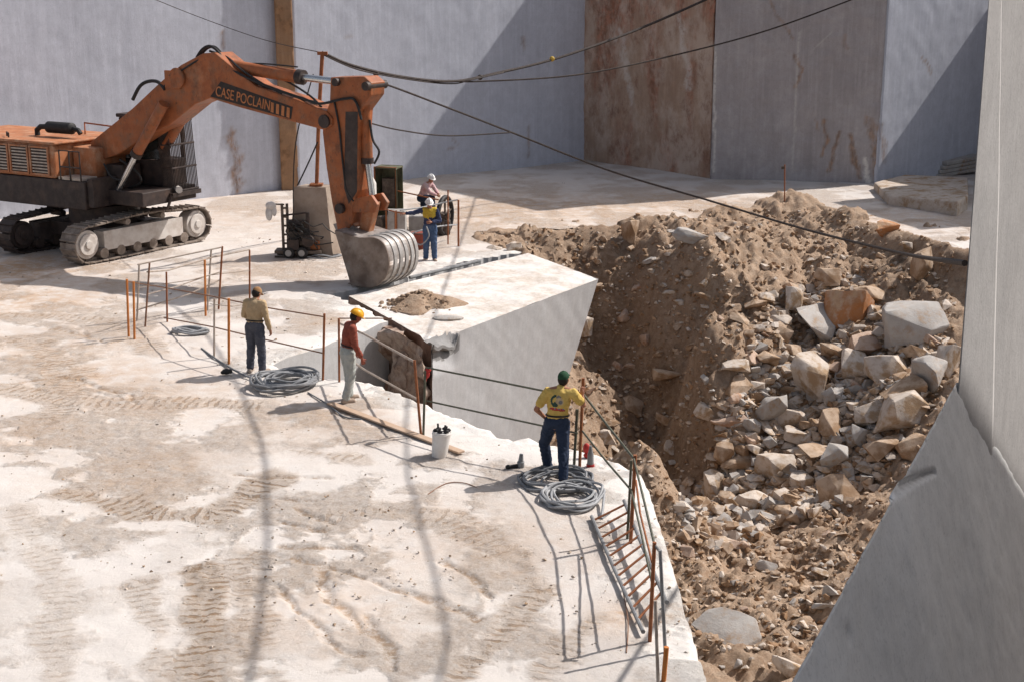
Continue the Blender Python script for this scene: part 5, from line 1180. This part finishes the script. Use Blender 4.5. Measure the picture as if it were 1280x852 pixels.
HOSE = paint('grey_hose', (.16, .165, .175), (.24, .24, .245), 10, .55); HOSEL = paint('pale_grey_hose', (.33, .335, .34), (.24, .24, .25), 10, .6)
coil('large untidy coil of grey hose beside the man in tan', 361, 482, .62, .62, 13, .026, HOSE, 1); coil('coil of grey hose under the boots of the man in the yellow shirt', 697, 606, .55, .5, 8, .022, HOSE, 2); coil('tidy round coil of grey hose in front of the man in the yellow shirt', 712, 627, .46, .52, 9, .022, HOSEL, 3, [(752, 648), (762, 640)]); coil('small flat coil of pale hose on the floor beyond the tan man', 238, 418, .42, .22, 4, .028, HOSEL, 4)
def line(label, pts, r, mat, name='cable', cat='cable', sm=True, n_=7):
    P = [Vector(p) for p in pts]; Q = []
    for i in range(len(P) - 1):
        a = P[max(i - 1, 0)]; b_ = P[i]; c = P[i + 1]; d_ = P[min(i + 2, len(P) - 1)]
        for k in range(8):
            t = k / 8; Q.append(.5 * ((2 * b_) + (c - a) * t + (2 * a - 5 * b_ + 4 * c - d_) * t * t + (3 * b_ - a - 3 * c + d_) * t ** 3))
    Q.append(P[-1]); mb = MB(); mb.tube(Q, r, n_); return tag(mb.build(name, mat), label, cat)
line('dark hose lying from the small dark lump to the large hose coil', [G(252, 435, .02), G(270, 448, .02), G(300, 466, .02), G(330, 478, .03)], .02, HOSE, 'hose', 'hose')
line('thin brown hose running past the plank from the large coil', [G(385, 490, .02), G(410, 505, .02), G(430, 520, .02), G(452, 524, .02)], .015, HOSE, 'hose', 'hose')
line('thin tan cord curling on the floor left of the small steel tool', [G(535, 617, .015), G(560, 603, .015), G(590, 606, .015), G(620, 630, .015), G(605, 642, .015), G(585, 628, .015)], .008, BRROD, 'cord', 'cord')
line('thin dark cord hanging beside the ladder', [G(778, 735, .015), G(785, 775, .015), G(783, 815, .015)], .008, BRROD, 'cord', 'cord')
line('thin grey pipe lying along the back edge of the huge block', [G(512, 347, .05), G(550, 338, .05), G(600, 326, .05)], .045, GREYM, 'pipe', 'pipe')
# plank, pail, tools
WOOD = paint('weathered_plank', (.46, .33, .24), (.37, .25, .17), 5, .85, dirt=(.55, .45, .37)); a = G(412, 507); c = G(577, 569); t_ = (c - a).normalized(); PMx = Matrix((t_, Vector((-t_.y, t_.x, 0)), UP)).transposed()
mb = MB(); mb.box((a + c) / 2 + Vector((0, .03, .05)), ((c - a).length, .14, .035), PMx); tag(mb.build('plank', WOOD, smooth=False, bevel=.006), 'long weathered wooden plank lying along the platform edge', 'plank')
mb = MB(); mb.box(G(500, 541) + Vector((.05, .12, .03)), (1.6, .1, .03), PMx); tag(mb.build('plank', WOOD, smooth=False, bevel=.006), 'short thin board half under the long plank', 'plank')
pc_ = G(549, 570); pail = thing('pail', 'white plastic pail of dark tools standing by the plank', 'pail', pc_)
tl = Vector((.05, .02, .42)); mb = MB(); mb.tube([pc_, pc_ + tl, pc_ + tl * .97, pc_ + tl * .1], [.125, .16, .145, .11], 20); mb.build('tub', paint('white_plastic_tub', (.7, .68, .65), (.62, .58, .54), rough=.5), pail)
mb = MB(); mb.tube([pc_ + tl * .9 + Vector((.155 * math.cos(q_), .155 * math.sin(q_), .02)) for q_ in [2 * math.pi * k / 20 for k in range(20)]], .01, 6, closed=True); mb.build('rim', MATS['white_plastic_tub'], pail)
tb = thing('tool_bundle', 'dark bundle of tools sticking out of the white pail', 'tools', pc_ + Vector((0, 0, .3)))
for k in range(6):
    q_ = k * 1.1; mb = MB(); mb.tube([pc_ + tl * .55 + Vector((.05 * math.cos(q_), .05 * math.sin(q_), 0)), pc_ + tl + Vector((.12 * math.cos(q_), .1 * math.sin(q_), .06 + .03 * (k % 3)))], .018, 6); mb.ell(pc_ + tl + Vector((.1 * math.cos(q_), .09 * math.sin(q_), .03)), (.05, .035, .03)); mb.build('tool', RUBBER, tb)
p = G(651, 585); tl_ = thing('grinder', 'small grey steel tool standing on the floor left of the yellow shirted man', 'tool', p)
mb = MB(); mb.cyl(p, p + Vector((0, 0, .12)), .055, .06); mb.cyl(p + Vector((0, 0, .12)), p + Vector((.01, 0, .25)), .045, .03); mb.build('housing', GREYM, tl_, bevel=.008)
mb = MB(); mb.cyl(p + Vector((-.2, -.04, .04)), p + Vector((-.03, 0, .05)), .03, .035); mb.ell(p + Vector((-.2, -.04, .04)), (.05, .04, .04)); mb.build('handle', RUBBER, tl_)
p = G(283, 467); mb = MB(); mb.ell(p + Vector((0, 0, .05)), (.09, .07, .06)); mb.ell(p + Vector((.07, .02, .05)), (.05, .05, .05)); mb.ell(p + Vector((-.06, -.03, .04)), (.05, .04, .04)); tag(mb.build('glove', RUBBER), 'small crumpled black glove on the floor near the boots of the tan man', 'glove')
p = G(738, 583); bt = thing('bottle', 'grey bottle with a red base standing behind the yellow shirted man', 'bottle', p); mb = MB(); mb.tube([p + Vector((0, 0, .05)), p + Vector((0, 0, .22)), p + Vector((0, 0, .3)), p + Vector((0, 0, .36))], [.055, .05, .028, .022], 14); mb.build('flask', GREYM, bt)
mb = MB(); mb.cyl(p, p + Vector((0, 0, .05)), .07, .065); mb.build('base', MATS['red_cloth'], bt)
p = G(733, 572); mb = MB(); mb.ell(p + Vector((0, 0, .17)), (.06, .05, .09)); mb.ell(p + Vector((.02, 0, .05)), (.07, .06, .05)); tag(mb.build('rag', MATS['red_cloth']), 'red rag hanging at the foot of the railing by the grey bottle', 'rag')

# stone plinth, pole and overhead cables
BLK2 = paint('weathered_raw_stone', (.36, .295, .24), (.28, .22, .175), 1.5, .9, dirt=(.2, .14, .1)); p = G(397, 321); d_ = D(392, 233, p.y + .3).z
A = [p + Vector((x_, y_, -.05)) for x_, y_ in ((-.8, 0), (.45, -.1), (.75, .7), (-.5, .95))]; B = [p + Vector((x_, y_, d_)) for x_, y_ in ((-.6, .1), (.28, .05), (.48, .6), (-.35, .75))]
mb = MB(); grid_quad(mb, A[0], A[1], B[1], B[0], 12, 20, .05); grid_quad(mb, A[1], A[2], B[2], B[1], 10, 20, .05); grid_quad(mb, A[2], A[3], B[3], B[2], 8, 8, .05); grid_quad(mb, A[3], A[0], B[0], B[3], 8, 8, .05); grid_quad(mb, B[0], B[1], B[2], B[3], 8, 8, .03)
tag(mb.build('stone_block', BLK2, weld=True, angle=30), 'tall rough brownish stone block carrying the rusty cable pole', 'stone block')
pb = p + Vector((-.02, .4, d_)); pt_ = D(403, 66, pb.y); pole = thing('cable_pole', 'rusty pole with cables standing on the rough stone block', 'pole', pb)
mb = MB(); mb.tube([pb - Vector((0, 0, .1)), pb.lerp(pt_, .5) + Vector((-.02, 0, 0)), pt_], .055, 8); mb.build('mast', RUST, pole)
mb = MB(); mb.box(pb + Vector((0, 0, .03)), (.35, .35, .06)); mb.build('base_plate', RUST, pole)
mb = MB(); mb.box(pt_ - Vector((0, 0, .02)), (.28, .1, .09)); mb.build('bracket', RUST, pole)
BCAB = paint('dark_cable', (.03, .022, .02), (.055, .04, .033), rough=.7)
def cabl(px, py, yy): return D(px, py, yy)
yp = pb.y
line('thick looped power cable slung from the pole top up to the far wall', [pt_, D(440, 82, yp + 1.2), D(500, 96, yp + 3.5), D(565, 102, yp + 5.5), D(620, 92, yp + 7), D(700, 72, yp + 9.3), D(800, 36, yp + 12), D(900, -8, 54.6)], .045, BCAB)
line('thin wire twisted beside the thick power cable', [pt_ - Vector((0, 0, .05)), D(450, 88, yp + 1.4), D(520, 101, yp + 4), D(565, 105, yp + 5.6), D(590, 100, yp + 6), D(630, 91, yp + 7.2)], .02, BCAB, 'wire', 'wire')
line('second cable dipping from the thick cable up toward the grey rock face', [D(560, 101, yp + 5.5), D(600, 102, yp + 6.2), D(720, 94, yp + 8), D(840, 70, yp + 10), D(960, 38, yp + 12), D(1080, -6, 53.6)], .028, BCAB)
line('long dark cable crossing above the pit from the stick head to the near pillar', [D(441, 96, yp), D(480, 105, yp + 1), D(560, 135, yp + 3), D(640, 166, yp + 4.5), D(760, 213, yp + 4), D(880, 249, yp + .5), D(1000, 285, yp - 6), D(1120, 315, yp - 14.5), D(1206, 329, cb.y + .6)], .03, BCAB)
line('short slack cable joining the long dark cable', [D(462, 154, yp + .5), D(500, 163, yp + 1.5), D(560, 170, yp + 3), D(638, 166, yp + 4.4)], .022, BCAB)
line('faint thin wire from the pole top to the blue grey wall', [D(402, 66, yp), D(330, 50, yp + 5), D(250, 22, yp + 9), D(180, -6, 47.6)], .012, BCAB, 'wire', 'wire')
line('guy rope slanting from the stick down to the rough stone block', [pb + Vector((.02, 0, 3.1)), pb + Vector((-.5, -.3, 1.2)), p + Vector((-.62, -.2, .9))], .018, BCAB, 'rope', 'rope')
for i, (px, py, dy) in enumerate(((470, 92, 2.4), (600, 97, 6.5), (690, 74, 9.))):
    q_ = D(px, py, yp + dy); mb = MB(); mb.ell(q_, (.09, .07, .09)); tag(mb.build('cable_clip', paint('yellow_tape', (.5, .33, .06)) if i == 2 else BCAB), ('dark clip on the thick power cable, nearest the pole', 'dark clip on the thick power cable where it starts to rise', 'yellowish clip on the thick power cable in front of the rust red face')[i], 'clip')
# two cables high over the platform, out of the frame, whose soft shadows cross the floor
def shadow_line(label, pts, h, r, first, last):
    off = sund / sund.z
    P = [first] + [G(px, py) + off * h for px, py in pts] + [last]; Q = []
    for a, c in zip(P[:-1], P[1:]):
        n_ = max(1, int((c - a).length / 2.5)); Q += [a.lerp(c, k / n_) for k in range(n_)]
    Q.append(P[-1])
    for _ in range(3): Q = [Q[0]] + [(Q[k - 1] + Q[k] * 2 + Q[k + 1]) / 4 for k in range(1, len(Q) - 1)] + [Q[-1]]
    line(label, Q, r, BCAB)
shadow_line('thick cable high overhead whose shadow bends across the platform', [(175, 337), (238, 390), (294, 451), (322, 500), (336, 570), (345, 640), (342, 720), (326, 850)], 9.2, .032, Vector((-22, 40.9, 9.5)), cb + t1 * .2 + Vector((0, 0, 3.75)))
shadow_line('second cable high overhead with a fainter shadow', [(482, 570), (520, 650), (556, 730), (585, 800), (604, 870)], 8.5, .027, Vector((5.5, 58.0, 7.75)), cb + t1 * .3 + Vector((0, 0, 3.75)))

# ------------------------------------------------------------------ machines beyond the bucket
IRON = paint('greasy_iron', (.075, .06, .052), (.13, .1, .08), 6, .6, .3, dirt=(.3, .24, .2)); WHITEP = paint('white_enamel', (.66, .64, .6), (.5, .46, .42), rough=.6, dirt=(.35, .25, .18)); GRNC = paint('faded_green_sheet', (.12, .125, .075), (.08, .085, .055), 4, .7, dirt=(.2, .15, .1)); GREYB = paint('grey_sheet_metal', (.4, .38, .36), (.3, .28, .26), 4, .7)
p = G(372, 324); rig = thing('drill_rig', 'dark wheeled drilling rig with mast and hoses in front of the rough stone block', 'drill', p)
mb = MB(); mb.box(p + Vector((0, .3, .18)), (1.3, .5, .08)); mb.tube([p + Vector((-.65, .1, .05)), p + Vector((.9, .1, .05))], .03, 6); mb.tube([p + Vector((-.65, .5, .05)), p + Vector((.7, .5, .05))], .03, 6); mb.build('frame', IRON, rig, smooth=False)
for x_ in (-.25, .12):
    mb = MB(); mb.cyl(p + Vector((x_, -.02, .17)), p + Vector((x_ + .02, .08, .17)), .16, n=20); wh_ = mb.build('wheel', RUBBER, rig, bevel=.02)
    mb = MB(); mb.cyl(p + Vector((x_, -.04, .17)), p + Vector((x_, .0, .17)), .09, n=14); mb.build('hub', GREYB, wh_)
mb = MB()
for x_ in (-.42, -.28): mb.box(p + Vector((x_, .25, .85)), (.07, .07, 1.35))
for k in range(5): mb.box(p + Vector((-.35, .25, .4 + k * .25)), (.14, .06, .05))
mb.tube([p + Vector((-.35, .25, 1.5)), p + Vector((-.75, .2, 1.52))], .025, 6); mb.build('mast', IRON, rig, smooth=False)
mb = MB(); mb.box(p + Vector((.12, .3, .55)), (.4, .35, .4)); mb.cyl(p + Vector((-.15, .2, .6)), p + Vector((-.15, .45, .6)), .16); mb.cyl(p + Vector((.1, .28, .75)), p + Vector((.1, .28, 1.05)), .13); mb.build('motor', IRON, rig, smooth=False, bevel=.03)
mb = MB(); mb.box(p + Vector((.45, .3, .35)), (.3, .3, .25)); mb.build('gearbox', RUST, rig, smooth=False, bevel=.03)
mb = MB(); mb.box(p + Vector((-.05, .45, .85)), (.5, .3, .35)); mb.cyl(p + Vector((-.3, .15, 1.0)), p + Vector((.1, .2, .95)), .09); mb.box(p + Vector((.3, .15, .75)), (.1, .1, 1.1)); mb.box(p + Vector((-.12, .1, .4)), (.34, .2, .3)); mb.cyl(p + Vector((.3, .0, .5)), p + Vector((.3, .2, .5)), .17); mb.tube([p + Vector((-.4, .2, 1.2)), p + Vector((.3, .2, 1.28))], .03, 6); mb.build('hoist', DARK, rig, smooth=False, bevel=.015)
mb = MB(); rs = random.Random(3)
for k in range(11):
    P = [p + Vector((rs.uniform(-.3, .2), .05, rs.uniform(.4, 1.2)))]
    for i in range(5): P.append(P[-1] + Vector((rs.uniform(-.05, .3), rs.uniform(-.06, .06), rs.uniform(-.25, .12))))
    P = [Vector((q_.x, q_.y, max(q_.z, .04))) for q_ in P]; mb.tube(P, .018, 6)
mb.build('hose', RUBBER, rig)
p2 = p + Vector((-.72, .18, 1.5)); mb = MB(); mb.ell(p2 + Vector((0, 0, -.02)), (.15, .08, .12)); mb.ell(p2 + Vector((-.06, 0, -.25)), (.1, .06, .2)); mb.ell(p2 + Vector((.09, 0, -.18)), (.07, .05, .14)); tag(mb.build('white_cloth', paint('white_rag', (.66, .63, .6), (.52, .48, .45))), 'white cloth hung from the arm of the drilling rig', 'cloth')
coil('thin dark hose tangled on the floor right of the drilling rig', 408, 322, .5, .35, 4, .018, HOSE, 8)
p = G(483, 286); cabn = thing('metal_cabinet', 'tall faded green open metal cabinet behind the excavator stick', 'cabinet', p)
CM = Matrix.Rotation(R(-18), 3, 'Z'); cv = lambda x_, y_, z_: p + CM @ Vector((x_, y_, z_))
mb = MB(); mb.box(cv(0, .55, .98), (.72, .03, 1.9), CM); mb.box(cv(-.345, .28, .98), (.03, .52, 1.9), CM); mb.box(cv(0, .28, .04), (.7, .52, .06), CM); mb.box(cv(0, .28, 1.9), (.74, .56, .04), CM); mb.build('case', GRNC, cabn, smooth=False)
mb = MB(); mb.box(cv(.37, .0, .98), (.03, .75, 1.86), Matrix.Rotation(R(25), 3, 'Z') @ CM); mb.build('door', GRNC, cabn, smooth=False)
mb = MB(); mb.tube([cv(-.36, 0, 0), cv(-.36, 0, 1.93), cv(.36, 0, 1.93), cv(.36, 0, 0)], .03, 6); mb.build('door_frame', RUST, cabn)
mb = MB(); mb.box(cv(0, .35, 1.1), (.45, .25, .9), CM); mb.build('control_box', IRON, cabn, smooth=False, bevel=.03)
p = G(458, 292); tk = thing('water_tank', 'pair of white cylinders standing behind the excavator stick', 'tank', p)
for x_ in (-.14, .18):
    mb = MB(); mb.tube([p + Vector((x_, 0, 0)), p + Vector((x_, 0, 1.55)), p + Vector((x_, 0, 1.68)), p + Vector((x_, 0, 1.75))], [.16, .16, .1, .05], 18); mb.build('cylinder', WHITEP, tk)
p = G(495, 301); gb = thing('pump_box', 'pale grey sheet metal box with rusty corner posts beyond the bucket', 'box', p); mb = MB(); mb.box(p + Vector((0, .3, .45)), (.58, .5, .86)); mb.build('casing', GREYB, gb, smooth=False, bevel=.03)
for x_ in (-.28, .02):
    mb = MB(); mb.box(p + Vector((x_, .03, .45)), (.05, .04, .9)); mb.build('corner_post', RUST, gb, smooth=False)
p = G(477, 300); mc = thing('pump_motor', 'small dark oily pump between the bucket and the grey box', 'pump', p); mb = MB(); mb.cyl(p + Vector((-.1, .1, .5)), p + Vector((.15, .35, .5)), .2); mb.box(p + Vector((0, .2, .2)), (.4, .4, .4)); mb.build('housing', IRON, mc, bevel=.03)
mb = MB(); mb.tube([p + Vector((.1, 0, .4)), p + Vector((.2, -.1, .9)), p + Vector((.0, -.1, 1.2)), p + Vector((-.1, .1, .8))], .03, 6); mb.build('hose', RUBBER, mc)
# big pulley wheel on its frame
p = G(556, 297); wl = thing('saw_pulley', 'large dark spoked pulley wheel of the wire saw behind the man in blue', 'pulley', p); wc = p + Vector((0, .3, .62)); wx = Vector((.92, -.38, 0)).normalized(); wy = Vector((.38, .92, 0)).normalized()
mb = MB(); mb.tube([wc + wy * .5 * math.cos(q_) + UP * .56 * math.sin(q_) for q_ in [2 * math.pi * k / 32 for k in range(32)]], .07, 8, closed=True); mb.build('rim', RUBBER, wl)
for k in range(5):
    q_ = k * 2 * math.pi / 5 + .3; mb = MB(); mb.tube([wc, wc + wy * .48 * math.cos(q_) + UP * .53 * math.sin(q_)], .035, 6); mb.build('spoke', IRON, wl)
mb = MB(); mb.cyl(wc - wx * .15, wc + wx * .15, .1); mb.box(p + Vector((-.1, .4, .25)), (.5, .4, .4)); mb.tube([p + Vector((-.1, .4, .4)), wc], .05, 6); mb.build('stand', IRON, wl, bevel=.01)
p = G(519, 293); mb = MB(); mb.box(p + Vector((.05, .25, .28)), (.5, .45, .56)); tag(mb.build('stone_block', GREYB, smooth=False, bevel=.05), 'small grey stone cube under the raised boot of the man in pink', 'stone block')
p = p_p + Matrix((Vector((math.sin(R(-25)), -math.cos(R(-25)), 0)), Vector((math.cos(R(-25)), math.sin(R(-25)), 0)), UP)).transposed() @ Vector((.1, .52, 0)); mb = MB(); mb.box(p + Vector((0, 0, .235)), (.4, .36, .47)); tag(mb.build('wooden_crate', WOOD, smooth=False, bevel=.02), 'low wooden crate the man in pink rests a boot on', 'crate')
p = G(524, 312); bk_ = thing('wire_basket', 'red round basket on the floor left of the man in blue', 'basket', p); mb = MB(); mb.tube([p, p + Vector((0, 0, .02)), p + Vector((0, 0, .5)), p + Vector((0, 0, .48)), p + Vector((0, 0, .05))], [.18, .2, .27, .25, .18], 18); mb.build('drum', paint('dull_red_paint', (.26, .06, .04), (.18, .05, .035)), bk_)
mb = MB(); mb.tube([p + Vector((.27 * math.cos(q_), .27 * math.sin(q_), .5)) for q_ in [2 * math.pi * k / 20 for k in range(20)]], .02, 6, closed=True); mb.build('rim', IRON, bk_)
loose((573, 309), (573, 250), RUST, 'rusty post at the pit rim right of the pulley wheel', .03); loose((560, 307), (560, 238), RUST, 'thin taller rusty post just in front of the pulley wheel', .022); loose((494, 305), (494, 266), RUST, 'short rusty post in front of the pale grey box', .022)
yb_ = p_b.y
line('white hose strung past the man in blue from the grey box to the rim post', [D(500, 263, yb_ + 2), D(525, 260, yb_ + 2.4), D(548, 255, yb_ + 3), D(572, 250, yb_ + 3.2)], .022, HOSEL, 'hose', 'hose')
line('pale hose sagging from the bucket side to the rim post', [D(500, 297, yb_ + 1), D(530, 287, yb_ + 1.2), D(550, 283, yb_ + 2), D(573, 281, yb_ + 3.2)], .022, HOSEL, 'hose', 'hose')
line('yellow brown pole leaning across behind the man in blue', [D(497, 239, yb_ + 5.5), D(525, 245, yb_ + 4.8), D(548, 250, yb_ + 4)], .022, RUST, 'rod', 'rod')
line('rusty rod reaching from the stick toward the hand of the man in blue', [D(470, 258, yb_ + 1.2), D(490, 264, yb_ + .9), D(508, 268, yb_ + .3)], .02, RUST, 'rod', 'rod')
line('loop of pale hose hanging from the hands of the man in blue', [D(533, 283, yb_ - .3), D(536, 296, yb_ - .35), D(526, 306, yb_ - .3), D(517, 300, yb_ - .1), D(516, 292, yb_)], .02, HOSEL, 'hose', 'hose')
# slim marker on the tipped mound, slabs by the far wall
pm_ = hit(981, 252, 40) or G(981, 252); mk = thing('marker_rod', 'thin rusty marker rod standing on the dirt mound at the rim', 'rod', pm_); mb = MB(); mb.tube([pm_ - Vector((0, 0, .2)), D(981, 206, pm_.y)], .022, 6); mb.build('rod', RUST, mk)
mb = MB(); mb.box(D(979, 210, pm_.y), (.12, .04, .09)); mb.build('tag', IRON, mk, smooth=False)
ws = MB(); A = [G(1092, 238), G(1110, 256), G(1196, 271), G(1209, 262), G(1209, 232), G(1130, 228)]
ws.prism([v - Vector((0, 0, .1)) for v in A], [v + Vector((0, .0, .5)) if i in (2, 3) else v + Vector((0, 0, .3)) for i, v in enumerate(A)]); tag(ws.build('stone_slab', RM['pale'], smooth=False, bevel=.06), 'low pale stone slab lying beside the upper track at the far right', 'stone slab')
for k in range(4):
    q_ = G(1192, 218); mb = MB(); mb.box(q_ + Vector((.05 * k, 0, .12 + .16 * k)), (2.2 - .12 * k, .8, .14), Matrix.Rotation(.35 + .03 * k, 3, 'Z') @ Matrix.Rotation(-.1, 3, 'Y')); tag(mb.build('stone_plank', RM['grey'], smooth=False, bevel=.02), ('lowest', 'second from lowest', 'second from top', 'topmost')[k] + ' beam in the stack of dark beams in shade by the far wall', 'beam')
